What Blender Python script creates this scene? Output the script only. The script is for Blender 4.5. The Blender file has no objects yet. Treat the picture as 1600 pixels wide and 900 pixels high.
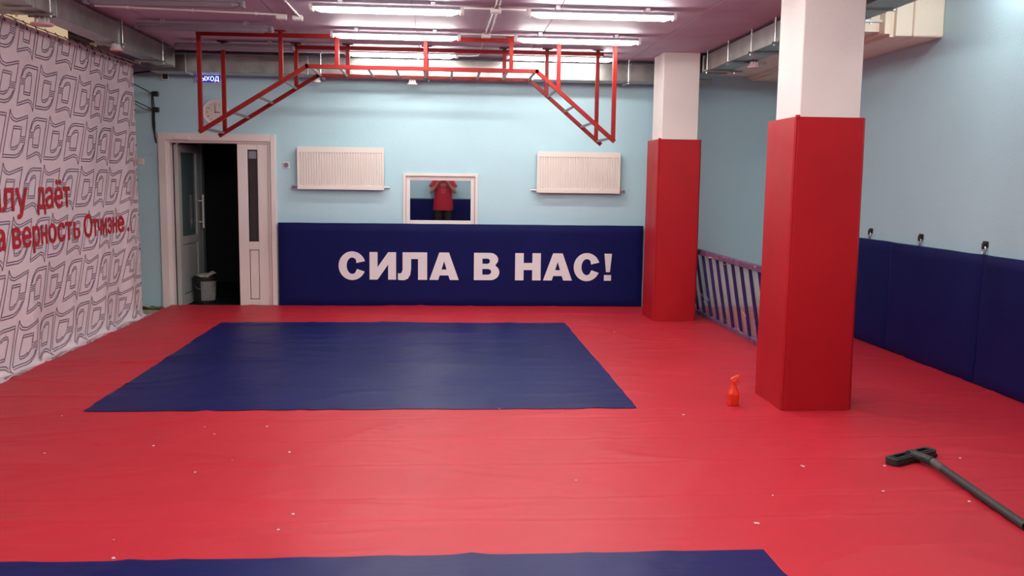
import bpy, bmesh, math, random
from mathutils import Vector, Matrix, noise, geometry
random.seed(7)
D = bpy.data; S = bpy.context.scene; COL = S.collection

# ------------------------------------------------------------------ camera
F_PX = 1420.0; YAW, PITCH, ROLL = 0.0765, 0.1175, -0.0133
CAM_H = 1.6
cy, sy = math.cos(YAW), math.sin(YAW)
fwd = Vector((sy*math.cos(PITCH), cy*math.cos(PITCH), -math.sin(PITCH)))
rgt = Vector((cy, -sy, 0)); dwn = fwd.cross(rgt)
c_, s_ = math.cos(ROLL), math.sin(ROLL)
r2 = c_*rgt + s_*dwn; d2 = -s_*rgt + c_*dwn
cam_d = D.cameras.new('camera'); cam = D.objects.new('camera', cam_d); COL.objects.link(cam)
cam_d.sensor_width = 36; cam_d.lens = F_PX/1600*36; cam_d.clip_start = 0.05
M = Matrix((( r2.x, -d2.x, -fwd.x, 0), (r2.y, -d2.y, -fwd.y, 0), (r2.z, -d2.z, -fwd.z, CAM_H), (0, 0, 0, 1)))
cam.matrix_world = M
S.camera = cam

# ------------------------------------------------------------------ world, exposure
w = D.worlds.new('world'); S.world = w; w.use_nodes = True
w.node_tree.nodes['Background'].inputs[0].default_value = (0.6, 0.7, 1, 1)
w.node_tree.nodes['Background'].inputs[1].default_value = 0.02
S.view_settings.view_transform = 'Standard'; S.view_settings.look = 'None'
S.view_settings.gamma = 1.0; S.view_settings.use_curve_mapping = False
S.view_settings.exposure = 0.0
LAMP = 58.0            # radiance of a lit diffuser
LAMP_COL = (1.0, 0.97, 0.93)

# ------------------------------------------------------------------ materials
def mat(name, col, rough=0.5, metal=0.0, bump=None, var=None, spec=0.5, emit=None, trans=0.0, coat=0.0):
    m = D.materials.new(name); m.use_nodes = True
    nt = m.node_tree; b = nt.nodes['Principled BSDF']
    b.inputs['Base Color'].default_value = (*col, 1)
    b.inputs['Roughness'].default_value = rough
    b.inputs['Metallic'].default_value = metal
    b.inputs['Specular IOR Level'].default_value = spec
    if coat: b.inputs['Coat Weight'].default_value = coat
    if trans: b.inputs['Transmission Weight'].default_value = trans
    if emit:
        b.inputs['Emission Color'].default_value = (*emit[0], 1); b.inputs['Emission Strength'].default_value = emit[1]
    tc = nt.nodes.new('ShaderNodeTexCoord')
    def nz(scale, detail=4, stretch=None):
        n = nt.nodes.new('ShaderNodeTexNoise'); n.inputs['Scale'].default_value = scale; n.inputs['Detail'].default_value = detail
        mp = nt.nodes.new('ShaderNodeMapping')
        if stretch: mp.inputs['Scale'].default_value = stretch
        nt.links.new(tc.outputs['Object'], mp.inputs[0]); nt.links.new(mp.outputs[0], n.inputs['Vector'])
        return n
    if var:
        n = nz(var[0], 5, var[2] if len(var) > 2 else None)
        r = nt.nodes.new('ShaderNodeMapRange'); r.inputs[1].default_value = .3; r.inputs[2].default_value = .7
        r.inputs[3].default_value = 1-var[1]; r.inputs[4].default_value = 1+var[1]
        mx = nt.nodes.new('ShaderNodeVectorMath'); mx.operation = 'SCALE'; mx.inputs[0].default_value = col
        nt.links.new(n.outputs[0], r.inputs[0]); nt.links.new(r.outputs[0], mx.inputs['Scale'])
        nt.links.new(mx.outputs[0], b.inputs['Base Color'])
    if bump:
        n = nz(bump[0], 6, bump[2] if len(bump) > 2 else None)
        bp = nt.nodes.new('ShaderNodeBump'); bp.inputs['Strength'].default_value = bump[1]; bp.inputs['Distance'].default_value = bump[3] if len(bump) > 3 else .02
        nt.links.new(n.outputs[0], bp.inputs['Height']); nt.links.new(bp.outputs[0], b.inputs['Normal'])
    return m

MT = dict(
 wall=mat('blue_paint', (.46, .70, .77), .55, bump=(60, .12), var=(1.2, .03)),
 wall_l=mat('buff_paint', (.55, .42, .34), .6, bump=(60, .12)),
 ceil=mat('concrete_ceiling', (.50, .40, .50), .6, bump=(9, .2), var=(3, .08)),
 floor=mat('screed', (.42, .36, .27), .8, bump=(40, .3), var=(5, .1)),
 red=mat('red_vinyl', (.50, .022, .036), .46, bump=(2.2, .12, (1, 2.2, 1), .05), var=(.9, .06), spec=.22),
 blue=mat('blue_vinyl', (.008, .010, .090), .42, bump=(2.2, .12, (1, 2.2, 1), .05), var=(1.5, .1), spec=.13),
 padred=mat('red_pad_vinyl', (.42, .010, .016), .45, bump=(7, .2, None, .008), var=(2, .07), spec=.25),
 padblue=mat('blue_pad_vinyl', (.007, .009, .085), .5, bump=(5, .25, None, .012), var=(2, .1), spec=.10),
 letter=mat('white_print', (.80, .78, .80), .5),
 col=mat('white_plaster', (.80, .72, .68), .7, bump=(30, .1), var=(2, .03)),
 cream=mat('cream_boxing', (.88, .82, .66), .5, var=(2, .02)),
 zinc=mat('galvanised_steel', (.36, .35, .33), .30, .92, bump=(8, .12, None, .01), var=(7, .18)),
 steel=mat('bright_steel', (.6, .6, .6), .3, 1.0),
 grey=mat('grey_plastic', (.24, .21, .25), .5),
 white=mat('white_plastic', (.80, .77, .74), .4),
 pvc=mat('white_pvc', (.80, .73, .69), .35, var=(2, .02)),
 pvcg=mat('grey_white_pvc', (.42, .44, .41), .4),
 rad=mat('radiator_enamel', (.82, .76, .70), .35),
 lredm=mat('red_enamel', (.24, .006, .005), .4, var=(4, .08), spec=.22),
 rung=mat('rung_paint', (.22, .17, .17), .45, .3),
 black=mat('black_plastic', (.012, .012, .013), .5),
 dkgrey=mat('charcoal_plastic', (.03, .031, .032), .55, bump=(60, .2, None, .003), var=(12, .25)),
 strap=mat('dark_strap', (.02, .02, .025), .8),
 cloth=mat('banner_cloth', (.82, .70, .72), .75, bump=(120, .08)),
 outline=mat('print_outline', (.23, .155, .22), .7),
 bred=mat('print_red', (.50, .012, .03), .65),
 glassd=mat('tinted_glass', (.006, .007, .009), .06, spec=.8),
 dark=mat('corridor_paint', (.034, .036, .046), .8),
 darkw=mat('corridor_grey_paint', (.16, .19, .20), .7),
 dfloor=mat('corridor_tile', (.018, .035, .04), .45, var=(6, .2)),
 orange=mat('orange_plastic', (.80, .045, .02), .3),
 orange_l=mat('orange_trigger', (.85, .10, .06), .3),
 purple=mat('purple_paint', (.020, .012, .10), .45, var=(6, .25)),
 railp=mat('plum_rail_paint', (.16, .08, .16), .5, var=(14, .5)),
 card=mat('cardboard', (.33, .25, .14), .8, var=(12, .2)),
 cloth2=mat('rag_cloth', (.55, .52, .45), .9),
 paper=mat('label_paper', (.26, .25, .24), .6, var=(25, .15)),
 lead=mat('sign_blue', (.01, .015, .12), .3, emit=((.02, .03, .35), .8)),
 sletter=mat('sign_letter', (.8, .85, 1), .4, emit=((.75, .82, 1), 2.2)),
 skin=mat('skin', (.50, .27, .19), .55),
 tshirt=mat('red_jersey', (.42, .012, .03), .8),
 trousers=mat('black_trousers', (.012, .013, .014), .8),
 hair=mat('dark_hair', (.02, .014, .01), .7),
 pink=mat('pink_plastic', (.75, .42, .45), .5),
)
# lamp diffuser
m = D.materials.new('lit_diffuser'); m.use_nodes = True; nt = m.node_tree; nt.nodes.clear()
e = nt.nodes.new('ShaderNodeEmission'); o = nt.nodes.new('ShaderNodeOutputMaterial')
e.inputs[0].default_value = (*LAMP_COL, 1); e.inputs[1].default_value = LAMP
nt.links.new(e.outputs[0], o.inputs[0]); MT['lit'] = m
# mirror-film glass of the viewing window
m = D.materials.new('mirror_film_glass'); m.use_nodes = True; b = m.node_tree.nodes['Principled BSDF']
b.inputs['Base Color'].default_value = (.52, .53, .55, 1); b.inputs['Metallic'].default_value = 1; b.inputs['Roughness'].default_value = .02
MT['mirror'] = m
# milky stretch film
m = D.materials.new('stretch_film'); m.use_nodes = True; nt = m.node_tree; nt.nodes.clear()
o = nt.nodes.new('ShaderNodeOutputMaterial'); t = nt.nodes.new('ShaderNodeBsdfTransparent')
p = nt.nodes.new('ShaderNodeBsdfPrincipled'); p.inputs['Base Color'].default_value = (.72, .62, .60, 1); p.inputs['Roughness'].default_value = .35
mx = nt.nodes.new('ShaderNodeMixShader'); n = nt.nodes.new('ShaderNodeTexNoise'); n.inputs['Scale'].default_value = 5
r = nt.nodes.new('ShaderNodeMapRange'); r.inputs[3].default_value = .30; r.inputs[4].default_value = .50
nt.links.new(n.outputs[0], r.inputs[0]); nt.links.new(r.outputs[0], mx.inputs[0])
nt.links.new(t.outputs[0], mx.inputs[1]); nt.links.new(p.outputs[0], mx.inputs[2]); nt.links.new(mx.outputs[0], o.inputs[0]); MT['film'] = m

# ------------------------------------------------------------------ mesh helpers
def BM(): return bmesh.new()
def box(bm, x0, x1, y0, y1, z0, z1, bev=0.0, seg=1):
    t = bmesh.new()
    r = bmesh.ops.create_cube(t, size=1)
    for v in t.verts:
        v.co = Vector(((x0+x1)/2+v.co.x*(x1-x0), (y0+y1)/2+v.co.y*(y1-y0), (z0+z1)/2+v.co.z*(z1-z0)))
    if bev: bmesh.ops.bevel(t, geom=list(t.edges), offset=bev, segments=seg, affect='EDGES', profile=.5)
    merge(bm, t); return bm
def merge(bm, t, mtx=None):
    if mtx is not None: bmesh.ops.transform(t, matrix=mtx, verts=list(t.verts))
    me = D.meshes.new('tmp'); t.to_mesh(me); t.free(); bm.from_mesh(me); D.meshes.remove(me)
def tube(bm, pts, r, n=10, cap=True, radii=None, sq=None):
    pts = [Vector(p) for p in pts]; rings = []
    up = Vector((0, 0, 1)); prev = None
    for i, p in enumerate(pts):
        if i == 0: d = pts[1]-pts[0]
        elif i == len(pts)-1: d = pts[-1]-pts[-2]
        else: d = (pts[i+1]-pts[i]).normalized()+(pts[i]-pts[i-1]).normalized()
        d.normalize()
        if prev is None:
            a = up if abs(d.z) < .9 else Vector((1, 0, 0))
            u = d.cross(a).normalized()
        else:
            u = (prev-d*prev.dot(d)).normalized()
        prev = u; v = d.cross(u)
        rr = radii[i] if radii else r
        rings.append([bm.verts.new(p+(u*math.cos(2*math.pi*k/n)+v*math.sin(2*math.pi*k/n))*rr) for k in range(n)])
    for a, b in zip(rings, rings[1:]):
        for k in range(n): bm.faces.new((a[k], a[(k+1) % n], b[(k+1) % n], b[k]))
    if cap: bm.faces.new(rings[0][::-1]); bm.faces.new(rings[-1])
    return bm
def bar(bm, p0, p1, w, h, upv=(0, 0, 1), bev=0.0):
    p0, p1 = Vector(p0), Vector(p1); d = (p1-p0); L = d.length; d.normalize(); u = Vector(upv)
    s = d.cross(u).normalized(); u = s.cross(d)
    t = bmesh.new(); box(t, -w/2, w/2, 0, L, -h/2, h/2, bev)
    mm = Matrix(((s.x, d.x, u.x, p0.x), (s.y, d.y, u.y, p0.y), (s.z, d.z, u.z, p0.z), (0, 0, 0, 1)))
    merge(bm, t, mm); return bm
def lathe(bm, prof, c=(0, 0, 0), n=24, axis='z'):
    rings = []
    for r, z in prof:
        ring = []
        for k in range(n):
            a = 2*math.pi*k/n; x, y = r*math.cos(a), r*math.sin(a)
            if axis == 'z': q = (c[0]+x, c[1]+y, c[2]+z)
            elif axis == 'y': q = (c[0]+x, c[1]+z, c[2]+y)
            else: q = (c[0]+z, c[1]+x, c[2]+y)
            ring.append(bm.verts.new(q))
        rings.append(ring)
    for a, b in zip(rings, rings[1:]):
        for k in range(n): bm.faces.new((a[k], a[(k+1) % n], b[(k+1) % n], b[k]))
    for ring, rv in ((rings[0], True), (rings[-1], False)):
        try: bm.faces.new(ring[::-1] if rv else ring)
        except ValueError: pass
    return bm
def prism(bm, loops, fn, depth):
    """extrude 2D loops (outer + holes) : fn(u,v,w) -> 3D, w in 0..depth"""
    polys = [[Vector((a, b, 0)) for a, b in lp] for lp in loops]
    tris = geometry.tessellate_polygon(polys)
    flat = [p for lp in loops for p in lp]
    f = [bm.verts.new(fn(a, b, depth)) for a, b in flat]; k = [bm.verts.new(fn(a, b, 0)) for a, b in flat]
    for t in tris:
        try: bm.faces.new([f[i] for i in t]); bm.faces.new([k[i] for i in t][::-1])
        except ValueError: pass
    o = 0
    for lp in loops:
        m_ = len(lp)
        for i in range(m_):
            j = (i+1) % m_
            bm.faces.new((f[o+i], f[o+j], k[o+j], k[o+i]))
        o += m_
    return bm
def obj(name, bm, m, parent=None, smooth=False, fix=True):
    if fix: bmesh.ops.recalc_face_normals(bm, faces=list(bm.faces))
    me = D.meshes.new(name); bm.to_mesh(me); bm.free()
    me.materials.append(MT[m] if isinstance(m, str) else m)
    if smooth:
        for p in me.polygons: p.use_smooth = True
        try: me.set_sharp_from_angle(angle=math.radians(35))
        except Exception: pass
    ob = D.objects.new(name, me); COL.objects.link(ob)
    if parent:
        ob.parent = parent
        ob.matrix_parent_inverse = Matrix.Translation(-Vector(parent.location)) if parent.type == 'EMPTY' else Matrix()
    return ob
def tag(o, label=None, cat=None, group=None, kind=None):
    if label: o['label'] = label
    if cat: o['category'] = cat
    if group: o['group'] = group
    if kind: o['kind'] = kind
    return o
def thing(name, label, cat, loc=(0, 0, 0), group=None):
    o = D.objects.new(name, None); COL.objects.link(o); o.location = loc; o.empty_display_size = .1
    return tag(o, label, cat, group)
def struct(name, bm, m, label=None, **k):
    o = obj(name, bm, m, **k); o['kind'] = 'structure'
    if label: o['label'] = label
    return o
def copy_tree(src, loc, label, group=None):
    r = src.copy(); COL.objects.link(r); r.location = loc; r['label'] = label
    if group: r['group'] = group
    for ch in list(src.children):
        c = ch.copy(); COL.objects.link(c); c.parent = r
        for g in ch.children:
            d = g.copy(); COL.objects.link(d); d.parent = c
    return r
def fill_outlines(me):
    co = [v.co.copy() for v in me.vertices]; nb = {}
    for e in me.edges:
        a, b = e.vertices; nb.setdefault(a, []).append(b); nb.setdefault(b, []).append(a)
    seen = set(); loops = []
    for st in nb:
        if st in seen: continue
        lp = [st]; seen.add(st); cur = st
        while True:
            nx = [q for q in nb[cur] if q not in seen]
            if len(lp) == 1: nx = nx and [max(nx)] if abs(max(nx)-st) == 1 else nx
            if not nx: break
            cur = nx[0]; seen.add(cur); lp.append(cur)
        if len(lp) > 2: loops.append(lp)
    # evaluated outlines number their vertices in drawing order: keep that direction
    out = []
    for lp in loops:
        up = sum(1 for a, b in zip(lp, lp[1:]) if b > a)
        if up < len(lp)/2: lp = lp[::-1]
        out.append([co[i] for i in lp])
    def area(p): return sum(a.x*b.y-b.x*a.y for a, b in zip(p, p[1:]+p[:1]))/2
    def inside(q, p):
        r = False
        for a, b in zip(p, p[1:]+p[:1]):
            if (a.y > q.y) != (b.y > q.y) and q.x < (b.x-a.x)*(q.y-a.y)/(b.y-a.y)+a.x: r = not r
        return r
    sg = 1 if area(max(out, key=lambda p: abs(area(p)))) > 0 else -1
    outer = [p for p in out if area(p)*sg > 0]; holes = [p for p in out if area(p)*sg <= 0]
    bm = bmesh.new()
    for p in outer:
        hs = [h for h in holes if min((q for q in outer if all(inside(v, q) for v in h[::3])), key=lambda q: abs(area(q)), default=None) is p]
        polys = [p]+hs; flat = [v for l in polys for v in l]; vv = [bm.verts.new((v.x, v.y, 0)) for v in flat]
        for t in geometry.tessellate_polygon(polys):
            try: bm.faces.new([vv[i] for i in t])
            except ValueError: pass
    return bm
def text_mesh(body, x0, x1, z0, cap, fn, bold=0.0, depth=0.0, cell=0.0):
    """text laid out so its ink spans x0..x1, baseline z0, cap height cap. fn(u,v)->3D"""
    cu = D.curves.new('t', 'FONT'); cu.body = body; cu.size = 1; cu.offset = bold; cu.resolution_u = 3; cu.fill_mode = 'NONE'
    ref = D.curves.new('t', 'FONT'); ref.body = 'Н'; ref.size = 1; ref.offset = bold
    a = D.objects.new('t', cu); b = D.objects.new('t', ref); COL.objects.link(a); COL.objects.link(b)
    bpy.context.view_layer.update(); dg = bpy.context.evaluated_depsgraph_get()
    ma = D.meshes.new_from_object(a.evaluated_get(dg)); mb = D.meshes.new_from_object(b.evaluated_get(dg))
    h0 = min(v.co.y for v in mb.vertices); h1 = max(v.co.y for v in mb.vertices)
    ax0 = min(v.co.x for v in ma.vertices); ax1 = max(v.co.x for v in ma.vertices)
    bm = fill_outlines(ma)
    D.objects.remove(a); D.objects.remove(b); D.meshes.remove(mb); D.meshes.remove(ma)
    for v in bm.verts:
        v.co = Vector((x0+(v.co.x-ax0)/(ax1-ax0)*(x1-x0), z0+(v.co.y-h0)/(h1-h0)*cap, 0))
    # refill every letter from its outline, so the faces stay clean
    bmesh.ops.triangulate(bm, faces=list(bm.faces))
    if cell:
        for _ in range(40):
            ed = [e for e in bm.edges if e.calc_length() > cell*1.6]
            if not ed: break
            bm.faces.index_update()
            done = set(); pick = []
            for e in sorted(ed, key=lambda e: -e.calc_length()):       # longest edge of each triangle first: bisection stays regular
                if any(f.index in done for f in e.link_faces): continue
                if all(e.calc_length() >= max(q.calc_length() for q in f.edges)-1e-7 for f in e.link_faces):
                    pick.append(e); [done.add(f.index) for f in e.link_faces]
            for e in pick:
                fs = list(e.link_faces); a_, b_2 = e.verts; mv = bm.verts.new((a_.co+b_2.co)/2)
                for f in fs:
                    o_ = [v for v in f.verts if v not in (a_, b_2)][0]; vs = list(f.verts); k_ = vs.index(o_)
                    p_, n_ = vs[(k_+1) % 3], vs[(k_+2) % 3]
                    bm.faces.remove(f)
                    bm.faces.new((o_, p_, mv)); bm.faces.new((o_, mv, n_))
                bm.edges.remove(e)
            bm.faces.index_update(); bm.faces.ensure_lookup_table()
    if depth:
        r = bmesh.ops.extrude_face_region(bm, geom=list(bm.faces))
        for v in r['geom']:
            if isinstance(v, bmesh.types.BMVert): v.co.z += depth
    for v in bm.verts: v.co = Vector(fn(v.co.x, v.co.y, v.co.z))
    return bm

# ================================================================== SETTING
YB = 11.56; XL = -4.0; XR = 4.38; YF = -0.62; ZC = 3.06; XS = 3.34; ZH = 3.42; ZF = -0.04
struct('floor', box(BM(), XL-.15, XR+.15, YF-.15, YB, ZF-.12, ZF), 'floor')
ceil = struct('ceiling', (lambda q: (box(q, XL-.15, XS, YF-.15, YB+.15, ZC+.02, ZC+.16), box(q, XS-.06, XS, YF-.15, YB+.15, ZC, ZH+.16), box(q, XS, XR+.15, YF-.15, YB+.15, ZH+.02, ZH+.16))[0])(BM()), 'ceil')
x = -0.07-1.25*3-.2
while x < XS-.06:
    a, b = max(x, XL), min(x+1.25, XS-.06)
    if b-a > .1: obj('slab', box(BM(), a+.003, b-.003, YF, YB, ZC, ZC+.021, .003), 'ceil', ceil)
    x += 1.25
obj('slab', box(BM(), XS+.003, XR, YF, YB, ZH, ZH+.021, .003), 'ceil', ceil)
struct('wall_right', box(BM(), XR, XR+.15, YF-.15, YB+.15, ZF, ZH+.02), 'wall')
bm = BM(); box(bm, XL-.15, -3.63, YF-.15, 9.30, ZF, ZC-.001); box(bm, XL-.15, -3.90, 9.30, YB+.15, ZF, ZC-.001)
struct('wall_left', bm, 'wall_l')
struct('wall_front', (lambda q: (box(q, XL, XS, YF-.15, YF, ZF, ZC+.02), box(q, XS, XR, YF-.15, YF, ZF, ZH+.02))[0])(BM()), 'wall')
DX0, DX1, DZ = -3.40, -2.11, 2.06         # door hole
WX0, WX1, WZ0, WZ1 = -.47, .40, 1.02, 1.645
bm = BM()
box(bm, XL, DX0, YB, YB+.15, ZF, ZC+.02); box(bm, DX0, DX1, YB, YB+.15, DZ, ZC+.02)
box(bm, DX1, WX0, YB, YB+.15, ZF, ZC+.02); box(bm, WX0, WX1, YB, YB+.15, ZF, WZ0); box(bm, WX0, WX1, YB, YB+.15, WZ1, ZC+.02)
box(bm, WX1, XS, YB, YB+.15, ZF, ZC+.02); box(bm, XS, XR, YB, YB+.15, ZF, ZH+.02)
struct('wall_back', bm, 'wall')
# corridor beyond the door
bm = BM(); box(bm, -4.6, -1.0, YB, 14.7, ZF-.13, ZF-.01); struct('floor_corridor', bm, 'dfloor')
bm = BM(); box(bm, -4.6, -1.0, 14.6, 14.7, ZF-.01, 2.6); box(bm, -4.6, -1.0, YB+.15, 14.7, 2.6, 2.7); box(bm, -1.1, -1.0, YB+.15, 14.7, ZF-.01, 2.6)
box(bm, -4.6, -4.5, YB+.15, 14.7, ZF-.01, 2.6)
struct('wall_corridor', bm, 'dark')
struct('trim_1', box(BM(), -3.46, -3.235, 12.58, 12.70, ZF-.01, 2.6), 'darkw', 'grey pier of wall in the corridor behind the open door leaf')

# ---- door
door = D.objects.new('door_1', None); COL.objects.link(door); door.location = (-2.77, YB, ZF); door['kind'] = 'structure'
bm = BM(); fy = YB-.035
box(bm, -3.485, -3.385, fy, YB+.02, ZF, 2.13, .008); box(bm, -2.135, -2.065, fy, YB+.02, ZF, 2.13, .008); box(bm, -3.385, -2.135, fy, YB+.02, 2.035, 2.13, .008)
box(bm, -3.40, -3.35, YB, YB+.12, ZF, 2.06, .006); box(bm, -2.17, -2.11, YB, YB+.12, ZF, 2.06, .006); box(bm, -3.35, -2.17, YB, YB+.12, 2.01, 2.06, .006)
obj('door_frame', bm, 'pvc', door)
# fixed narrow leaf
bm = BM(); y0, y1 = YB+.02, YB+.075
gx0, gx1, gz0, gz1, pz0, pz1 = -2.42, -2.30, .80, 1.94, .07, .70
box(bm, -2.545, gx0, y0, y1, ZF, 2.01, .004); box(bm, gx1, -2.17, y0, y1, ZF, 2.01, .004)
box(bm, gx0, gx1, y0, y1, gz1, 2.01); box(bm, gx0, gx1, y0, y1, pz1, gz0); box(bm, gx0, gx1, y0, y1, ZF, pz0)
leaf = obj('door_leaf', bm, 'pvc', door)
obj('pane', box(BM(), gx0, gx1, y0+.02, y0+.03, gz0, gz1), 'glassd', leaf)
obj('panel', box(BM(), gx0+.008, gx1-.008, y0+.012, y0+.03, pz0+.008, pz1-.008, .006), 'pvc', leaf)
tag(obj('sticker', box(BM(), gx0+.01, gx1-.01, y0+.016, y0+.0195, 1.83, 1.92), 'grey', leaf), 'pale grey notice stuck at the top of the glass')
bm = BM(); box(bm, gx0+.001, gx0+.012, y0+.005, y0+.02, gz0, gz1); box(bm, gx1-.012, gx1-.001, y0+.005, y0+.02, gz0, gz1)
box(bm, gx0, gx1, y0+.005, y0+.02, gz0, gz0+.012); box(bm, gx0, gx1, y0+.005, y0+.02, gz1-.012, gz1); obj('gasket', bm, 'black', leaf)
# open leaf, swung into the corridor
def leafbox(bm, a, b, c, d, z0, z1, bev=0): return box(bm, a, b, c, d, z0, z1, bev)
hx, hy = -3.345, YB+.13; ang = math.radians(87)
rot = Matrix.Translation((hx, hy, 0)) @ Matrix.Rotation(ang, 4, 'Z')
W_ = .80
def lf(name, bm, m, parent):
    bmesh.ops.transform(bm, matrix=rot, verts=list(bm.verts)); return obj(name, bm, m, parent)
bm = BM(); box(bm, 0, .11, -.055, 0, ZF+.005, 2.0, .004); box(bm, W_-.11, W_, -.055, 0, ZF+.005, 2.0, .004)
box(bm, .11, W_-.11, -.055, 0, 1.90, 2.0); box(bm, .11, W_-.11, -.055, 0, .74, .84); box(bm, .11, W_-.11, -.055, 0, ZF+.005, .10)
leaf2 = lf('door_leaf', bm, 'pvcg', door)
leaf2['label'] = 'wide glazed leaf standing open into the corridor'; leaf['label'] = 'narrow closed leaf with a slit of dark glass'
lf('pane', box(BM(), .11, W_-.11, -.035, -.02, .84, 1.90), mat('grey_green_glass', (.10, .15, .155), .12, spec=.6), leaf2)
lf('panel', box(BM(), .118, W_-.118, -.045, -.01, .11, .73, .006), 'pvcg', leaf2)
bm = BM(); 
for sgn, yb in ((-1, -.055), (1, 0)):
    tube(bm, [(W_-.05, yb+sgn*.06, .92), (W_-.05, yb+sgn*.06, 1.36)], .013)
    for z in (1.0, 1.28): tube(bm, [(W_-.05, yb, z), (W_-.05, yb+sgn*.06, z)], .009)
tag(lf('handle', bm, 'white', leaf2), 'long white pull handle on stand-offs')
bm = BM(); box(bm, -3.27, -3.10, YB-.075, YB-.035, 2.045, 2.085, .006); bar(bm, (-3.14, YB-.055, 2.045), (-3.22, YB+.02, 2.03), .02, .008); bar(bm, (-3.30, YB+.08, 1.99), (-3.22, YB+.02, 2.03), .02, .008)
obj('door_closer', bm, 'pvc', door)

# ---- viewing window
win = D.objects.new('window_1', None); COL.objects.link(win); win.location = (-.035, YB, WZ0); win['kind'] = 'structure'
def ring_frame(bm, x0, x1, z0, z1, wd, y0, y1, bev=.003):
    box(bm, x0, x0+wd, y0, y1, z0, z1, bev); box(bm, x1-wd, x1, y0, y1, z0, z1, bev)
    box(bm, x0+wd, x1-wd, y0, y1, z1-wd, z1, bev); box(bm, x0+wd, x1-wd, y0, y1, z0, z0+wd, bev)
obj('window_casing', (lambda b: (ring_frame(b, -.505, .435, 1.0, 1.678, .035, YB-.018, YB+.06), b)[1])(BM()), 'pvc', win)
obj('window_frame', (lambda b: (ring_frame(b, -.47, .40, 1.035, 1.643, .052, YB+.015, YB+.07), b)[1])(BM()), 'pvc', win)
obj('pane', box(BM(), -.418, .348, YB+.035, YB+.04, 1.087, 1.591), 'mirror', win)
obj('backing', box(BM(), -.46, .39, YB+.06, YB+.10, 1.05, 1.63), 'black', win)

# ================================================================== MAT COVER
SEAMS = [.95, 1.95, 2.95, 4.12, 4.42, 4.97, 5.45, 5.95, 6.9, 7.9, 8.9, 9.9, 10.75]
def hgt(x, y):
    h = .0045*noise.noise(Vector((x*.7, y*.9, 1)))+.0022*noise.noise(Vector((x*2.1+y, y*3.0, 5)))
    # long soft diagonal creases
    q = noise.noise(Vector((x*.8+.6*y, y*1.2-.5*x, 9))); h += .007*math.exp(-(q/.04)**2)
    q = noise.noise(Vector((x*1.7-1.1*y, y*1.6, 19))); h += .0045*math.exp(-(q/.05)**2)
    for i, s in enumerate(SEAMS):
        d = y-s-.012*math.sin(x*1.3+i)-.008*noise.noise(Vector((x*2, i*7., 0)))
        if abs(d) < .12:
            a = .35+.65*max(0, min(1, .5+1.6*noise.noise(Vector((x*.9, i*3.3, 2)))))
            h += a*(.0065*math.exp(-(d/.012)**2)-.006*math.exp(-((d-.03)/.02)**2))
    return h+.006
def under(x, y): return -2.33 < x < 1.29 and (6.27 < y < 10.07 or y < 3.68)
def sheet(x0, x1, y0, y1, off, dx=.07, dy=.02, skirt=None):
    bm = bmesh.new(); nx = max(2, int((x1-x0)/dx)); ny = max(2, int((y1-y0)/dy))
    g = [[bm.verts.new((x0+(x1-x0)*i/nx, y0+(y1-y0)*j/ny, hgt(x0+(x1-x0)*i/nx, y0+(y1-y0)*j/ny)+off-(.009 if skirt is not None and under(x0+(x1-x0)*i/nx, y0+(y1-y0)*j/ny) else 0))) for i in range(nx+1)] for j in range(ny+1)]
    for j in range(ny):
        for i in range(nx): bm.faces.new((g[j][i], g[j][i+1], g[j+1][i+1], g[j+1][i]))
    if skirt is not None:
        ed = [g[0][i] for i in range(nx+1)]+[g[j][nx] for j in range(1, ny+1)]+[g[ny][i] for i in range(nx-1, -1, -1)]+[g[j][0] for j in range(ny-1, 0, -1)]
        lo = [bm.verts.new((v.co.x, v.co.y, skirt)) for v in ed]
        for i in range(len(ed)):
            j = (i+1) % len(ed); bm.faces.new((ed[i], ed[j], lo[j], lo[i]))
    return bm
cover = thing('mat_cover', 'large red wrestling mat cover with two blue fields lying over the whole floor', 'mat', (0, 5.5, ZF))
obj('red_sheet', sheet(-3.37, 4.36, YF+.02, YB-.045, 0, skirt=ZF), 'red', cover, smooth=True, fix=False)
f1 = obj('blue_field', sheet(-2.428, 1.378, 6.223, 10.115, .0045), 'blue', cover, smooth=True, fix=False); f1['label'] = 'whole dark blue rectangle in the middle of the red cover'
f2 = obj('blue_field', sheet(-2.428, 1.406, -.17, 3.727, .0045), 'blue', cover, smooth=True, fix=False); f2['label'] = 'dark blue rectangle cut by the lower edge of the photo'
# crumbs
bm = BM()
crumbs = [(97,651),(240,698),(320,669),(417,669),(335,680),(70,710),(178,846),(177,875),(435,831),(458,806),(363,721),(452,709),(305,740),(900,753),(1252,731),(1181,820),(1207,777),(1184,821),(1382,730),(1380,770),(1500,717),(1514,788),(1068,650),(780,640),(1070,507),(960,520),(330,520),(1255,733)]
for (u, v) in crumbs:
    d = fwd+r2*((u-800)/F_PX)+d2*((v-450)/F_PX); t = -CAM_H/d.z; p = d*t
    s = random.uniform(.004, .009)
    tb = bmesh.new(); bmesh.ops.create_icosphere(tb, subdivisions=1, radius=s)
    for q in tb.verts: q.co.z *= .4; q.co.x *= random.uniform(.8, 1.5)
    merge(bm, tb, Matrix.Translation((p.x, p.y, hgt(p.x, p.y)+s*.3)))
tag(obj('crumbs', bm, 'letter'), 'tiny white crumbs scattered over the red mat cover', 'crumbs', kind='stuff')

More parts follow.
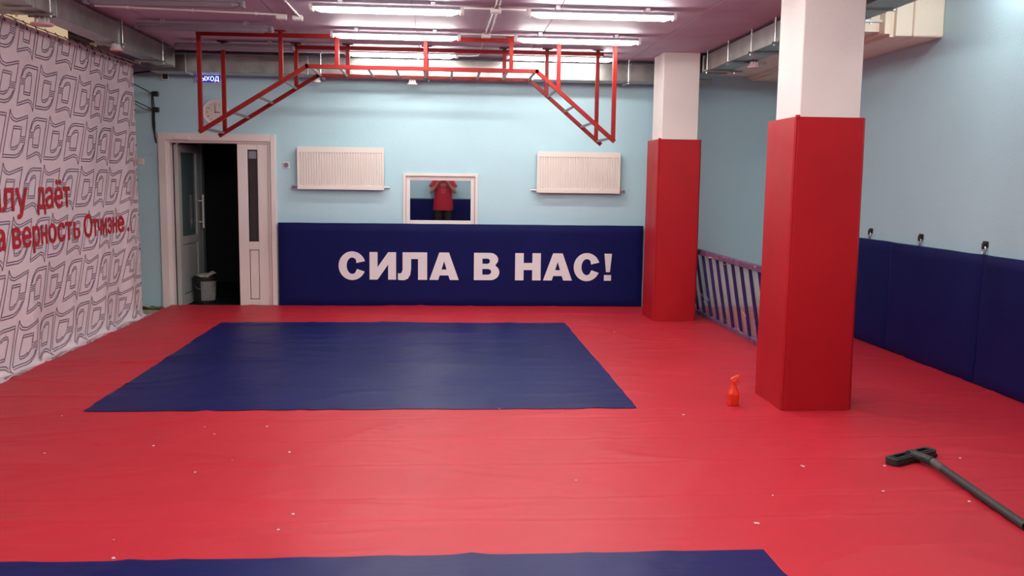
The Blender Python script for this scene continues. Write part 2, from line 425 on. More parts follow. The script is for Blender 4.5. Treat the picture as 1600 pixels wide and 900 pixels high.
# ================================================================== BACK PAD WITH LETTERS
pad = thing('wall_pad', 'long blue wall pad with white lettering along the foot of the far wall', 'wall pad', (.25, 11.52, .006))
def padmesh(x0, x1, y0, y1, z0, z1, axis, seed, amp=.004, n=(60, 16), bev=.02):
    """soft padded board; axis 'y' = thin along y facing -y, 'x' = thin along x facing -x"""
    bm = bmesh.new(); L = (x1-x0) if axis == 'y' else (y1-y0); H = z1-z0; T = (y1-y0) if axis == 'y' else (x1-x0)
    fr = []; 
    def P(u, v, w):
        if axis == 'y': return Vector((x0+u, y0+w, z0+v))
        return Vector((x0+w, y1-u, z0+v))
    for j in range(n[1]+1):
        row = []
        for i in range(n[0]+1):
            u = L*i/n[0]; v = H*j/n[1]
            e = min(u, L-u, v, H-v); w = bev*max(0, 1-e/bev)**2 if e < bev else 0
            if 0 < i < n[0] and 0 < j < n[1]: w += amp*noise.noise(Vector((u*2.5+seed, v*2.5, seed)))
            if 0 < j < n[1] or True: v2 = v
            row.append(bm.verts.new(P(u, v2+(.003*noise.noise(Vector((u*3, seed, 0))) if j == n[1] else 0), max(w, 0) if e == 0 else w+.001)))
        fr.append(row)
    for j in range(n[1]):
        for i in range(n[0]): bm.faces.new((fr[j][i], fr[j][i+1], fr[j+1][i+1], fr[j+1][i]))
    ed = fr[0]+[fr[j][-1] for j in range(1, n[1]+1)]+fr[-1][-2::-1]+[fr[j][0] for j in range(n[1]-1, 0, -1)]
    lo = []
    for v in ed:
        c = v.co.copy()
        if axis == 'y': c.y = y1
        else: c.x = x1
        lo.append(bm.verts.new(c))
    for i in range(len(ed)):
        j = (i+1) % len(ed); bm.faces.new((ed[i], ed[j], lo[j], lo[i]))
    bm.faces.new(lo[::-1]); return bm
PY = 11.475
obj('pad_body', padmesh(-2.045, 2.56, PY, YB-.005, .008, 1.045, 'y', 3.1, amp=.0025, n=(90, 20)), 'padblue', pad, smooth=True)
def arc(cx, cz, rx, rz, a0, a1, n=20): return [(cx+rx*math.cos(math.radians(a0+(a1-a0)*i/n)), cz+rz*math.sin(math.radians(a0+(a1-a0)*i/n))) for i in range(n+1)]
GL = {
 'С': [[(.97, .67)]+arc(.5, .5, .5, .52, 24, 336, 40)+[(.68, .385)]+[(.62, .27)]+arc(.5, .5, .205, .30, 300, 62, 18)+[(.64, .72), (.66, .60)]],
 'И': [[(0, 0), (0, 1), (.30, 1), (.30, .45), (.70, 1), (1, 1), (1, 0), (.70, 0), (.70, .55), (.30, 0)]],
 'Л': [[(0, 0), (.0, .24), (.06, .22), (.12, .25), (.16, .36), (.16, 1), (1, 1), (1, 0), (.69, 0), (.69, .76), (.45, .76), (.45, .40), (.42, .18), (.34, .04), (.22, -.015), (.08, -.015)]],
 'А': [[(0, 0), (.335, 1), (.665, 1), (1, 0), (.70, 0), (.645, .165), (.35, .165), (.30, 0)], [(.41, .38), (.585, .38), (.5, .68)]],
 'В': [[(0, 0), (0, 1), (.58, 1)]+arc(.62, .755, .33, .245, 80, -40, 12)+[(.84, .53)]+arc(.64, .29, .36, .29, 50, -80, 14)+[(.62, 0)],
       [(.33, .60), (.33, .79)]+arc(.52, .695, .11, .095, 90, -90, 8), [(.33, .20), (.33, .41)]+arc(.55, .305, .13, .105, 90, -90, 8)],
 'Н': [[(0, 0), (0, 1), (.33, 1), (.33, .64), (.67, .64), (.67, 1), (1, 1), (1, 0), (.67, 0), (.67, .38), (.33, .38), (.33, 0)]],
 '!': [[(.12, 1), (1, 1), (.80, .32), (.34, .32)], [(.12, 0), (.12, .21), (.95, .21), (.95, 0)]],
}
spans = [('С', -1.303, -.967), ('И', -.919, -.588), ('Л', -.565, -.199), ('А', -.170, .200), ('В', .392, .715), ('Н', .916, 1.243), ('А', 1.275, 1.646), ('С', 1.667, 2.004), ('!', 2.047, 2.158)]
for g, a, b_ in spans:
    bm = BM()
    for lp in ([GL[g]] if g != '!' else [[l] for l in GL[g]]):
        prism(bm, lp, lambda u, v, w, a=a, b_=b_: Vector((a+u*(b_-a), PY+.0005-w, .341+v*.347)), .003)
    obj('letter', bm, 'letter', pad)

# ================================================================== RIGHT PADS
for i, (y0, y1, lean, lab) in enumerate([(8.45, 10.2, .012, 'blue wall pad standing farthest along the right wall, mostly behind the red column pad'),
                                    (6.98, 8.44, .0, 'middle blue wall pad of the right wall, under two black strap anchors'),
                                    (5.45, 6.97, .022, 'blue wall pad nearest the camera, cut by the right edge of the photo')]):
    t = thing('leaning_wall_pad', lab, 'wall pad', (4.34, (y0+y1)/2, .008))
    ob = obj('pad_body', padmesh(4.305, 4.372, y0, y1, .008, 1.055, 'x', 5+i*3, amp=.006, n=(40, 24)), 'padblue', t, smooth=True)
    for v in ob.data.vertices:
        if v.co.x < 4.36:
            k = v.co.z/1.05; yy = (v.co.y-y0)/(y1-y0)
            v.co.x += [.045*k*(.3+.7*(1-yy)), .03*k*(1-yy)-.018*k*yy, .02*k][i] - .01
for y0, y1 in ((3.9, 5.44), (2.3, 3.88), (.7, 2.28), (YF+.01, .68)):
    t = thing('leaning_wall_pad', 'blue wall pad on the right wall beyond the edge of the photo', 'wall pad', (4.34, (y0+y1)/2, .008), 'wall pads on the right wall outside the photo')
    obj('pad_body', padmesh(4.305, 4.372, y0, y1, .008, 1.055, 'x', y0, n=(10, 8)), 'padblue', t, smooth=True)
t = thing('wall_pad', 'plain blue wall pad on the wall behind the photographer', 'wall pad', (0, YF+.05, .008))
bm = BM(); box(bm, -3.3, 4.2, YF+.003, YF+.075, .008, 1.115, .015, 2); obj('pad_body', bm, 'padblue', t)
# strap anchors
labs = ['black strap anchor high on the right wall beside the red column pad', 'middle black strap anchor above the blue pads on the right wall', 'black strap anchor on the right wall nearest the camera']
for (y, lab) in zip((9.02, 8.03, 7.03), labs):
    t = thing('strap_anchor', lab, 'anchor', (XR, y, 1.13), 'strap anchors on the right wall')
    obj('plate', box(BM(), XR-.012, XR-.0005, y-.035, y+.035, 1.115, 1.165, .004), 'black', t)
    obj('ring', (lambda b: tube(b, [(XR-.02, y+.024*math.cos(a), 1.095+.034*math.sin(a)) for a in [k*math.pi/8 for k in range(17)]], .006, 8, False))(BM()), 'steel', t)
    obj('strap', box(BM(), XR-.03, XR-.011, y-.02, y+.02, 1.10, 1.15, .005), 'strap', t)

# ================================================================== COLUMNS
def column(x0, x1, y0, y1, lab):
    t = tag(obj('column', box(BM(), x0, x1, y0, y1, .008, ZC-.001, .006), 'col'), lab, 'column'); return t
column(2.437, 2.867, 6.17, 6.62, 'thick white square column on the right, nearest the camera, its foot wrapped in red')
column(2.468, 2.885, 10.29, 10.76, 'farther white square column beside the white lettering wall')
def colpad(x0, x1, y0, y1, z1, flare, lab, T=.035):
    t = thing('column_pad', lab, 'column pad', ((x0+x1)/2, (y0+y1)/2, .008))
    def panel(bm_pts, nz=14, nu=8, seed=0):
        pass
    # closed vinyl sleeve: outer ring with a softly chamfered front-left corner, flaring at the foot
    bm = bmesh.new(); per = []
    c = .022
    P0 = [(x0+c, y0), (x1-c, y0), (x1, y0+c), (x1, y1), (x0, y1), (x0, y0+c)]
    out = []
    for i in range(len(P0)):
        a, b = Vector(P0[i]), Vector(P0[(i+1) % len(P0)]); L = (b-a).length; n = max(1, int(L/.06))
        for k in range(n): out.append(a+(b-a)*k/n)
    cx, cyy = (x0+x1)/2, (y0+y1)/2; rings = []; nz = 40
    for j in range(nz+1):
        z = .008+(z1-.008)*j/nz; k = 1-j/nz; ring = []
        for p in out:
            d = Vector((p.x-cx, p.y-cyy)); s = 1+flare*k**2*.5
            nn = .004*noise.noise(Vector((p.x*5, p.y*5, z*2.2+x0)))
            q = Vector((cx, cyy))+d*s+d.normalized()*nn
            ring.append(bm.verts.new((q.x, q.y, z)))
        rings.append(ring)
    m_ = len(out)
    for a, b in zip(rings, rings[1:]):
        for k in range(m_): bm.faces.new((a[k], a[(k+1) % m_], b[(k+1) % m_], b[k]))
    # top lip folding inwards to the column
    inner = []
    for v in rings[-1]:
        d = Vector((v.co.x-cx, v.co.y-cyy)); hx_, hy_ = (x1-x0)/2-T, (y1-y0)/2-T
        inner.append(bm.verts.new((max(cx-hx_, min(cx+hx_, v.co.x)), max(cyy-hy_, min(cyy+hy_, v.co.y)), z1-.002)))
    for k in range(m_):
        try: bm.faces.new((rings[-1][k], rings[-1][(k+1) % m_], inner[(k+1) % m_], inner[k]))
        except ValueError: pass
    obj('vinyl_sleeve', bm, 'padred', t, smooth=True)
    # welt seams at the two front corners
    bm = BM()
    for xx in (x0+c*.4,):
        tube(bm, [(cx+(xx-cx)*(1+flare*(1-j/10)**2*.5)-.001, cyy+(y0+c*.4-cyy)*(1+flare*(1-j/10)**2*.5)-.001, .01+(z1-.012)*j/10) for j in range(11)], .0045, 6)
    obj('corner_seam', bm, 'padred', t)
    obj('strap_end', box(BM(), x0+.0, x0+.03, y0-.004, y0+.02, z1-.01, z1+.012, .003), 'bred', t)
colpad(2.395, 2.897, 6.125, 6.66, 2.06, .05, 'tall red padded sleeve round the column on the right, nearest the camera')
colpad(2.425, 2.925, 10.245, 10.80, 2.09, .03, 'red padded sleeve round the farther column, next to the blue lettered pad')

# ================================================================== RADIATORS
def radiator(x0, x1, z0, z1, lab):
    t = thing('radiator', lab, 'radiator', ((x0+x1)/2, YB, z0), 'panel radiators on the far wall')
    ya, yb = YB-.105, YB-.035
    bm = bmesh.new(); n = 32; prof = []
    W = x1-x0; pitch = (W-.04)/n
    xs = [(x0, 0), (x0+.012, 0)]
    rows = [(z0+.0, 0), (z0+.045, 0), (z0+.06, 1), (z1-.075, 1), (z1-.06, 0), (z1, 0)]
    cols = [(x0, 0), (x0+.02, 0)]
    for i in range(n):
        a = x0+.02+i*pitch; cols += [(a+pitch*.30, 0), (a+pitch*.42, 1), (a+pitch*.72, 1), (a+pitch*.86, 0)]
    cols += [(x1-.02, 0), (x1, 0)]
    g = [[bm.verts.new((cx_, ya+.017*a*b, zz)) for cx_, a in cols] for zz, b in rows]
    for j in range(len(rows)-1):
        for i in range(len(cols)-1): bm.faces.new((g[j][i], g[j][i+1], g[j+1][i+1], g[j+1][i]))
    ed = g[0]+[g[j][-1] for j in range(1, len(rows))]+g[-1][-2::-1]+[g[j][0] for j in range(len(rows)-2, 0, -1)]
    lo = [bm.verts.new((v.co.x, ya+.02, v.co.z)) for v in ed]
    for i in range(len(ed)): bm.faces.new((ed[i], ed[(i+1) % len(ed)], lo[(i+1) % len(ed)], lo[i]))
    obj('front_panel', bm, 'rad', t)
    bm = BM(); box(bm, x0+.004, x1-.004, ya+.02, yb, z0+.015, z1-.005, .004); obj('rear_panel', bm, 'rad', t)
    bm = BM()
    for k in range(40): 
        xx = x0+.02+(x1-x0-.04)*k/39; box(bm, xx-.004, xx+.004, ya+.028, yb-.006, z1-.006, z1+.002)
    box(bm, x0, x1, ya+.002, ya+.022, z1-.004, z1+.004, .001); box(bm, x0, x1, yb-.012, yb+.002, z1-.004, z1+.004, .001); tag(obj('top_grille', bm, 'rad', t), kind='stuff')
    for s, xx in ((-1, x0), (1, x1)):
        bm = BM(); zz = z0+.03
        tube(bm, [(xx, ya+.04, zz), (xx+s*.05, ya+.04, zz)], .011); tube(bm, [(xx+s*.03, ya+.04, zz), (xx+s*.03, YB+.001, zz)], .009)
        tube(bm, [(xx+s*.05, ya+.04, zz), (xx+s*.072, ya+.04, zz)], .017, 12)
        obj('valve', bm, 'steel', t)
    for xx in (x0+.18, x1-.18): obj('bracket', box(BM(), xx-.02, xx+.02, yb-.001, YB+.0005, z0+.05, z1-.06), 'rad', t)
radiator(-1.795, -.735, 1.463, 1.980, 'white ribbed panel radiator on the far wall, left of the small window')
radiator(1.175, 2.232, 1.455, 1.967, 'white ribbed panel radiator on the far wall, right of the small window')

# ================================================================== WALL FITTINGS (far wall)
t = thing('wall_socket', 'white wall socket between the door and the left radiator', 'socket', (-1.945, YB, 1.755))
obj('cover_plate', box(BM(), -1.987, -1.903, YB-.012, YB+.0005, 1.713, 1.797, .004), 'white', t)
bm = BM(); lathe(bm, [(.030, -.013), (.028, -.022), (.022, -.022), (.020, -.010)], (-1.945, YB, 1.755), 20, 'y'); obj('socket_ring', bm, 'grey', t)
t = thing('light_switch', 'small white switch on the far wall at the edge of the banner', 'switch', (-3.70, YB, 1.77))
obj('cover_plate', box(BM(), -3.742, -3.658, YB-.012, YB+.0005, 1.728, 1.812, .004), 'white', t)
obj('rocker', box(BM(), -3.73, -3.67, YB-.017, YB-.011, 1.74, 1.80, .003), 'white', t)
# clock
t = thing('wall_clock', 'round white wall clock above the door, behind the red frame', 'clock', (-2.785, YB, 2.385))
cx_, cz_ = -2.785, 2.385
bm = BM(); lathe(bm, [(.125, -.001), (.158, -.001), (.160, -.02), (.150, -.038), (.137, -.034), (.130, -.02)], (cx_, YB, cz_), 48, 'y'); obj('clock_rim', bm, 'white', t, smooth=True)
bm = BM(); lathe(bm, [(0.001, -.021), (.131, -.021), (.131, -.012), (.001, -.012)], (cx_, YB, cz_), 48, 'y'); face = obj('dial', bm, mat('dial', (.72, .66, .62), .5), t)
bm = BM()
for h in range(1, 13):
    a = math.radians(90-30*h); px_, pz_ = cx_+.10*math.cos(a), cz_+.10*math.sin(a)
    s = str(h); wd = {1: .004, 11: .014}.get(h, .0115*len(s))
    tb = text_mesh(s, px_-wd/1.2, px_+wd/1.2, pz_-.011, .022, lambda u, v, w: (u, YB-.0225-w, v), bold=.012, depth=.0008); obj('numeral', tb, 'black', t)
bm = BM(); bar(bm, (cx_, YB-.026, cz_-.01), (cx_-.004, YB-.026, cz_+.085), .004, .007, (1, 0, 0)); obj('minute_hand', bm, 'black', face)
bm = BM(); bar(bm, (cx_-.01, YB-.024, cz_), (cx_+.058, YB-.024, cz_-.004), .004, .009); obj('hour_hand', bm, 'black', face)
# exit sign
t = thing('exit_sign', 'lit blue exit sign with white letters above the clock', 'sign', (-2.855, YB, 2.78))
zt = 2.782
obj('housing', box(BM(), -3.015, -2.695, YB-.045, YB+.0005, zt-.058, zt+.058, .006), 'white', t)
obj('sign_face', box(BM(), -3.0, -2.71, YB-.049, YB-.044, zt-.046, zt+.046, .001), 'lead', t)
obj('lettering', text_mesh('ВЫХОД', -2.985, -2.725, zt-.026, .056, lambda u, v, w: (u, YB-.0495-w, v), bold=.012, depth=.001), 'sletter', t)
obj('bracket', box(BM(), -2.80, -2.75, YB-.03, YB+.0005, zt+.055, zt+.10, .003), 'grey', t)
# motion sensor
t = thing('motion_sensor', 'small white sensor with a black face high in the left corner', 'sensor', (-3.36, YB, 2.81))
obj('housing', box(BM(), -3.41, -3.33, YB-.07, YB+.0005, 2.755, 2.865, .015, 2), 'white', t)
obj('lens', box(BM(), -3.385, -3.325, YB-.082, YB-.066, 2.765, 2.86, .008, 2), 'black', t)
# strap clamps + bungees to the banner
for z, lab, zb in ((2.59, 'upper black clamp beside the door with a cord to the banner', 2.615), (2.40, 'lower black clamp beside the door with cords to the banner', 2.425)):
    t = thing('wall_clamp', lab, 'clamp', (-3.49, YB, z), 'black clamps tensioning the banner')
    obj('clamp_block', box(BM(), -3.53, -3.455, YB-.06, YB+.0005, z-.028, z+.03, .006), 'black', t)
    bm = BM(); tube(bm, [(-3.525, YB-.05, z), (-3.54, 11.25, z+.03), (-3.548, 10.95, zb+.03)], .006, 6)
    if z < 2.5: tube(bm, [(-3.525, YB-.05, z-.01), (-3.545, 11.25, z-.012), (-3.55, 10.95, zb-.0)], .0045, 6)
    obj('cord', bm, 'strap', t)
    bm = BM(); L = .42 if z > 2.5 else .40
    tube(bm, [(-3.532, YB-.03, z), (-3.535, YB-.02, z-L*.5), (-3.52 if z > 2.5 else -3.50, YB-.02, z-L)], .008, 6)
    tube(bm, [(-3.522, YB-.03, z), (-3.510, YB-.02, z-L*.4), (-3.515, YB-.02, z-L*.85)], .006, 6)
    obj('hanging_strap', bm, 'strap', t)

# ================================================================== BANNER
BY0, BY1 = 5.4, 10.945; BZ = 2.868
def bfold(y, z):
    k = .010*math.sin(y*4.1+.3*z)+.004*math.sin(y*9.3+z*.8)
    e = math.exp(-((y-10.55)/.16)**2)*.035*min(1, (2.9-z)/1.2)
    lo = max(0, (.9-z)/.9)
    return k+e+lo*(.02*math.sin(y*7.1+1)+.012*math.sin(y*15))
def banner(y, s, off=0.0):
    """y along the wall, s = height of the unrolled cloth (2.868 top; below 0 it lies on the floor)"""
    xb = -3.56; R_ = .05; z0 = ZF+.008
    if s > z0+R_:
        z = s; n = Vector((1, 0, 0)); p = Vector((xb+bfold(y, s), y, z))
        if y > 10.80: p.y -= 0
    else:
        d = z0+R_-s; a = d/R_
        bx = xb+bfold(y, z0+R_)
        if a < math.pi/2:
            p = Vector((bx+R_*(1-math.cos(a)), y, z0+R_-R_*math.sin(a))); n = Vector((math.cos(a), 0, math.sin(a)))
        else:
            q = d-R_*math.pi/2; bump = .018*abs(math.sin(y*9+q*8))*min(1, q*12)
            p = Vector((bx+R_+q, y, z0+bump)); n = Vector((0, 0, 1))
    return p+n*off
ban = thing('banner', 'large white printed cloth banner with red words hanging along the left wall', 'banner', (-3.56, 8.2, ZF))
def sheetfn(fn, us, vs):
    bm = bmesh.new(); g = [[bm.verts.new(fn(u, v)) for u in us] for v in vs]
    for j in range(len(vs)-1):
        for i in range(len(us)-1): bm.faces.new((g[j][i], g[j][i+1], g[j+1][i+1], g[j+1][i]))
    return bm
ys = [BY0+(BY1-BY0)*i/220 for i in range(221)]
SB = -.155
ss = [SB+.008*i for i in range(24)]; ss = [s for s in ss if s < .03]+[.03+(BZ-.03)*i/60 for i in range(61)]
def edge_y(y, s): return y
obj('banner_cloth', sheetfn(lambda y, s: banner(y, s), ys, ss), 'cloth', ban, smooth=True, fix=False)
# printed outline pattern
def resample(pts, step=.03):
    out = [pts[0]]
    for a, b in zip(pts, pts[1:]):
        L = math.hypot(b[0]-a[0], b[1]-a[1]); n = max(1, int(L/step))
        for k in range(1, n+1): out.append((a[0]+(b[0]-a[0])*k/n, a[1]+(b[1]-a[1])*k/n))
    return out
def ribbon(bm, pts, wd, off):
    pts = resample(pts)
    prev = None; pv = None
    for i, p in enumerate(pts):
        a = pts[max(0, i-1)]; b = pts[min(len(pts)-1, i+1)]
        dx, dy = b[0]-a[0], b[1]-a[1]; L = math.hypot(dx, dy) or 1
        nx, ny = -dy/L*wd/2, dx/L*wd/2
        q = (p[0]+nx, p[1]+ny), (p[0]-nx, p[1]-ny)
        if any(c[0] > BY1-.003 or c[0] < BY0+.003 or c[1] > BZ-.003 or c[1] < SB+.003 for c in q): pv = None; continue
        v = [bm.verts.new(banner(c[0], c[1], off)) for c in q]
        if pv: bm.faces.new((pv[0], pv[1], v[1], v[0]))
        pv = v
GW, GH, SK = .335, .395, .17
glyph = [
 ([(0, 1), (.0, 0), (.62, 0), (.80, .04), (.93, .14), (1, .30), (1, .335)], .009),
 ([(.02, .055), (.60, .055), (.77, .09), (.88, .17), (.94, .29)], .009),
 ([(1, .455), (1, .93), (.62, .855), (.38, .81), (.20, .84), (.07, .92), (0, 1)], .009),
 ([(.985, .875), (.62, .80), (.38, .755), (.18, .785), (.06, .85)], .009),
 ([(.30, .66), (.72, .66), (.72, .455)], .009), ([(.30, .61), (.70, .61)], .009),
 ([(.30, .66), (.30, .25), (.37, .17), (.52, .165), (.65, .22), (.72, .335)], .009),
 ([(.36, .22), (.50, .215), (.63, .27)], .009),
] + [([(.70, v), (1.03, v)], .007) for v in (.335, .375, .415, .455)]
def place(bm, y0, z0, flip):
    for pts, wd in glyph:
        q = []
        for u, v in pts:
            if flip: u, v = 1-u, 1-v
            q.append((y0+u*GW+(v-.5)*SK, z0+v*GH))
        ribbon(bm, q, wd*1.2, .003)
bm = bmesh.new()
rows_ = [(2.62+.44, .13), (2.175, 0), (1.735, .13), (1.295, -.03), (.855, .10), (.42, -.02), (-.02, .12), (-.46, -.02), (2.62, .05)]
for z0, off in rows_:
    k = -8
    while k < 10:
        y0 = 7.66+.80*k+off+.0
        place(bm, y0, z0, False); place(bm, y0+.40, z0-.035, True); k += 1
tag(obj('outline_print', bm, 'outline', ban, fix=False), 'repeating grey outline lettershapes printed on the cloth')
for body, a, b_, z0, cap in [('силу', 7.22, 8.10, 1.300, .245), ('даёт', 8.30, 9.03, 1.300, .245), ('Нам', 6.25, 7.12, 1.300, .245),
                       ('верност', 7.80, 9.045, .985, .222), ('Отчизне', 9.31, 10.44, .985, .222), ('наша', 6.74, 7.68, .985, .222), ('.', 10.50, 10.545, .985, .222), ('.', 10.60, 10.645, .985, .222)]:
    bm = BM()
    for q_, (du, dv) in enumerate(((0, 0), (.014, 0), (.007, .007), (.007, -.007), (.007, 0))):
        merge(bm, text_mesh(body, a+du, b_-.014+du, z0+dv, cap, lambda u, v, w, q_=q_: banner(u, v, .0055+.0004*q_), bold=.004, cell=.03))
    obj('red_lettering', bm, 'bred', ban)
soft = [[(0, 0), (0, 1), (.30, 1), (.30, .64), (.60, .64)]+arc(.62, .32, .38, .32, 85, -90, 14), [(.28, .15), (.28, .49), (.56, .49)]+arc(.58, .32, .16, .17, 85, -90, 8)]
obj('red_lettering', prism(BM(), soft, lambda u, v, w: banner(9.075+u*.150, .985+v*.165, .005+w), .002), 'bred', ban)
# hem cord, eyelets and ties
bm = BM(); tube(bm, [(-3.60, BY0-4.9, BZ+.035)]+[(-3.60, BY0+(YB-BY0)*i/8, BZ+.035+(.012*math.sin(i))) for i in range(9)], .006, 6)
obj('hanging_cord', bm, 'white', ban)
bm = BM(); bm2 = BM()
n = 26
for i in range(n):
    y = BY0+.05+(BY1-BY0-.1)*i/(n-1); p = banner(y, BZ-.03, .003)
    lathe(bm, [(.006, 0), (.013, .003), (.006, .004)], (p.x, p.y, p.z), 10, 'x')
    tube(bm2, [(p.x, y, p.z), (p.x-.01, y+.01, p.z+.035), (-3.60, y+.015, BZ+.04)], .004, 5)
for j in range(7):
    p = banner(BY1-.025, .35+j*.40, .003); lathe(bm, [(.006, 0), (.014, .003), (.006, .004)], (p.x, p.y, p.z), 10, 'x')
tag(obj('eyelets', bm, 'strap', ban), kind='stuff'); tag(obj('ties', bm2, 'strap', ban), kind='stuff')

# scrap in the corner
bm = BM()
bmm = bmesh.new(); vs_ = [[None]*9 for _ in range(5)]
for j in range(5):
    for i in range(9):
        xx = -3.78+.33*i/8; yy = 11.38+.15*j/4
        vs_[j][i] = bmm.verts.new((xx, yy, ZF+.006+.028*abs(noise.noise(Vector((xx*9, yy*9, 3))))*2+(.012 if i in (4, 5) else 0)))
for j in range(4):
    for i in range(8): bmm.faces.new((vs_[j][i], vs_[j][i+1], vs_[j+1][i+1], vs_[j+1][i]))
bmesh.ops.solidify(bmm, geom=list(bmm.faces), thickness=.006); merge(bm, bmm)
tag(obj('cardboard_scrap', bm, 'card'), 'crumpled brown cardboard scrap on the bare floor left of the door', 'scrap')

# ================================================================== BUCKET in the corridor
bx_, by_, bz_ = -3.10, 12.10, ZF-.01
t = thing('bucket', 'black bucket with a pale label and a rag on top, in the doorway', 'bucket', (bx_, by_, bz_))
bm = BM(); lathe(bm, [(.001, 0), (.128, 0), (.134, .02), (.146, .33), (.153, .335), (.153, .355), (.143, .355), (.143, .34), (.128, .03), (.001, .03)], (bx_, by_, bz_), 32); obj('bucket_body', bm, 'black', t, smooth=True)
bm = bmesh.new(); L = []
for z in (.05, .30):
    L.append([bm.verts.new((bx_+(.1365+.0145*(z-.02)/.33*.9)*math.cos(a), by_+(.1365+.0145*(z-.02)/.33*.9)*math.sin(a), bz_+z)) for a in [math.radians(-100+85*i/12) for i in range(13)]])
for i in range(12): bm.faces.new((L[0][i], L[0][i+1], L[1][i+1], L[1][i]))
obj('label', bm, 'paper', t)
bm = BM(); tube(bm, [(bx_+.15*math.cos(a), by_-.155*math.sin(a)*.98-.0, bz_+.30-.10*math.sin(a)) for a in [k*math.pi/10 for k in range(11)]], .003, 6); obj('wire_handle', bm, 'steel', t)
bm = bmesh.new(); bmesh.ops.create_icosphere(bm, subdivisions=3, radius=.13)
for v in bm.verts:
    v.co.z = v.co.z*.22; v.co *= 1+.5*noise.noise(v.co*14)
    if v.co.x > .04: v.co.z += .03
    v.co += Vector((bx_+.02, by_, bz_+.365))
tag(obj('rag', bm, 'cloth2', smooth=True), 'crumpled pale rag lying on top of the black bucket', 'rag')

# ================================================================== MONKEY BAR FRAME
YN, YFAR = 9.489, 10.31; T_ = .042
mb = thing('monkey_bars', 'red steel monkey bar frame hanging from the ceiling across the middle of the room', 'climbing frame', (-.3, 9.9, ZC))
zr = 3.015
pts = [(-2.44, 2.055), (-1.375, 2.718), (.955, 2.718), (1.765, 2.03)]
def slope_z(x):
    for (a, b), (c, d) in zip(pts, pts[1:]):
        if a <= x <= c: return b+(d-b)*(x-a)/(c-a)
for Y, sc, nm in ((YN, 1.0, 'near'), (YFAR, 1.0, 'far')):
    bm = BM(); off = 0 if nm == 'near' else 0
    for (a, b), (c, d) in zip(pts, pts[1:]):
        L = math.hypot(c-a, d-b); ux, uz = (c-a)/L*.018, (d-b)/L*.018
        bar(bm, (a-ux, Y, b-uz), (c+ux, Y, d+uz), T_*.95, T_, bev=.003)
    obj('lower_rail', bm, 'lredm', mb)
    obj('top_rail', bar(BM(), (-2.46, Y, zr), (1.785, Y, zr), T_*.94, T_, bev=.003), 'lredm', mb)
    for xx in ((-2.435, -1.632, -1.075, -.186, .688, 1.178, 1.762) if nm == 'near' else (-2.39, -1.61, -1.05, -.186, .672, 1.148, 1.72)):
        z0 = slope_z(max(-2.43, min(1.76, xx)))
        obj('hanger_post', bar(BM(), (xx, Y, z0), (xx, Y, zr), T_, T_, (0, 1, 0), .003), 'lredm', mb)
        obj('ceiling_plate', box(BM(), xx-.055, xx+.055, Y-.055, Y+.055, ZC-.010, ZC-.0005, .002), 'dkgrey' if nm == 'far' else 'lredm', mb)
        obj('spacer', box(BM(), xx-.02, xx+.02, Y-.02, Y+.02, zr+.02, ZC-.009), 'lredm', mb)
near_px = [(-2.39, None), (-2.13, None), (-1.86, None), (-1.60, None)]
rx = [-2.40, -2.13, -1.87, -1.61]+[-1.345+i*.286 for i in range(9)]+[1.165, 1.355, 1.55, 1.735]
for x_ in rx:
    z0 = slope_z(max(-2.43, min(1.76, x_)))
    obj('rung', tube(BM(), [(x_, YN, z0), (x_, YFAR, z0)], .014, 10), 'rung', mb)
    obj('rung_end', tube(BM(), [(x_, YFAR-.03, z0), (x_, YFAR-.018, z0)], .021, 10), 'lredm', mb)

# ================================================================== LAMPS
def lamp_parts(t, lit, L=1.27, drop=0.0):
    """built round the origin of the empty; top touches the ceiling"""
    h = L/2; zt = ZC
    z1 = 3.024
    cx, cy_, _ = t.location
    bm = BM(); box(bm, cx-h+.03, cx+h-.03, cy_-.048, cy_+.048, 2.998, z1, .008, 2); obj('housing', bm, 'grey', t)
    bm = bmesh.new(); rings = []
    prof = [(-h+.03, .35), (-h+.06, .7), (-h+.10, 1), (h-.10, 1), (h-.06, .7), (h-.03, .35)]
    for xx, k in prof:
        ring = []
        for i in range(9):
            a = math.pi+math.pi*i/8; e = .55; c_a, s_a = math.cos(a), math.sin(a)
            ring.append(bm.verts.new((cx+xx, cy_+.033*k*math.copysign(abs(c_a)**e, c_a), 2.999-.040*k*abs(s_a)**e)))
        rings.append(ring)
    for a, b in zip(rings, rings[1:]):
        for i in range(8): bm.faces.new((a[i], a[i+1], b[i+1], b[i]))
        bm.faces.new((a[8], a[0], b[0], b[8]))
    bm.faces.new(rings[0]); bm.faces.new(rings[-1][::-1])
    obj('diffuser', bm, 'lit' if lit else 'grey', t, smooth=False)
    for s in (-1, 1):
        bm = BM(); x0 = cx+s*(h-.035); x1 = cx+s*h
        box(bm, min(x0, x1), max(x0, x1), cy_-.036, cy_+.036, 2.965, z1, .01, 2); obj('end_cap', bm, 'white' if lit else 'grey', t)
    for s in (-.38, .38):
        obj('bracket', box(BM(), cx+s-.02, cx+s+.02, cy_-.05, cy_+.05, z1-.004, ZC-.0005, .002), 'steel', t)
    if drop:
        t.location.z -= drop
        for s in (-.38, .38): obj('suspension_rod', tube(BM(), [(cx+s, cy_, ZC-.001), (cx+s, cy_, ZC-.001-drop)], .004, 6), 'steel', t).matrix_parent_inverse = Matrix.Translation(-Vector(t.location))
lrow = [(7.80, 'second row from the front of the photo'), ]
rows = [(10.52, 'behind the red frame'), (9.20, 'just in front of the red frame'), (7.80, 'nearest the camera'), (6.40, None), (5.0, None), (3.6, None), (2.2, None), (.8, None)]
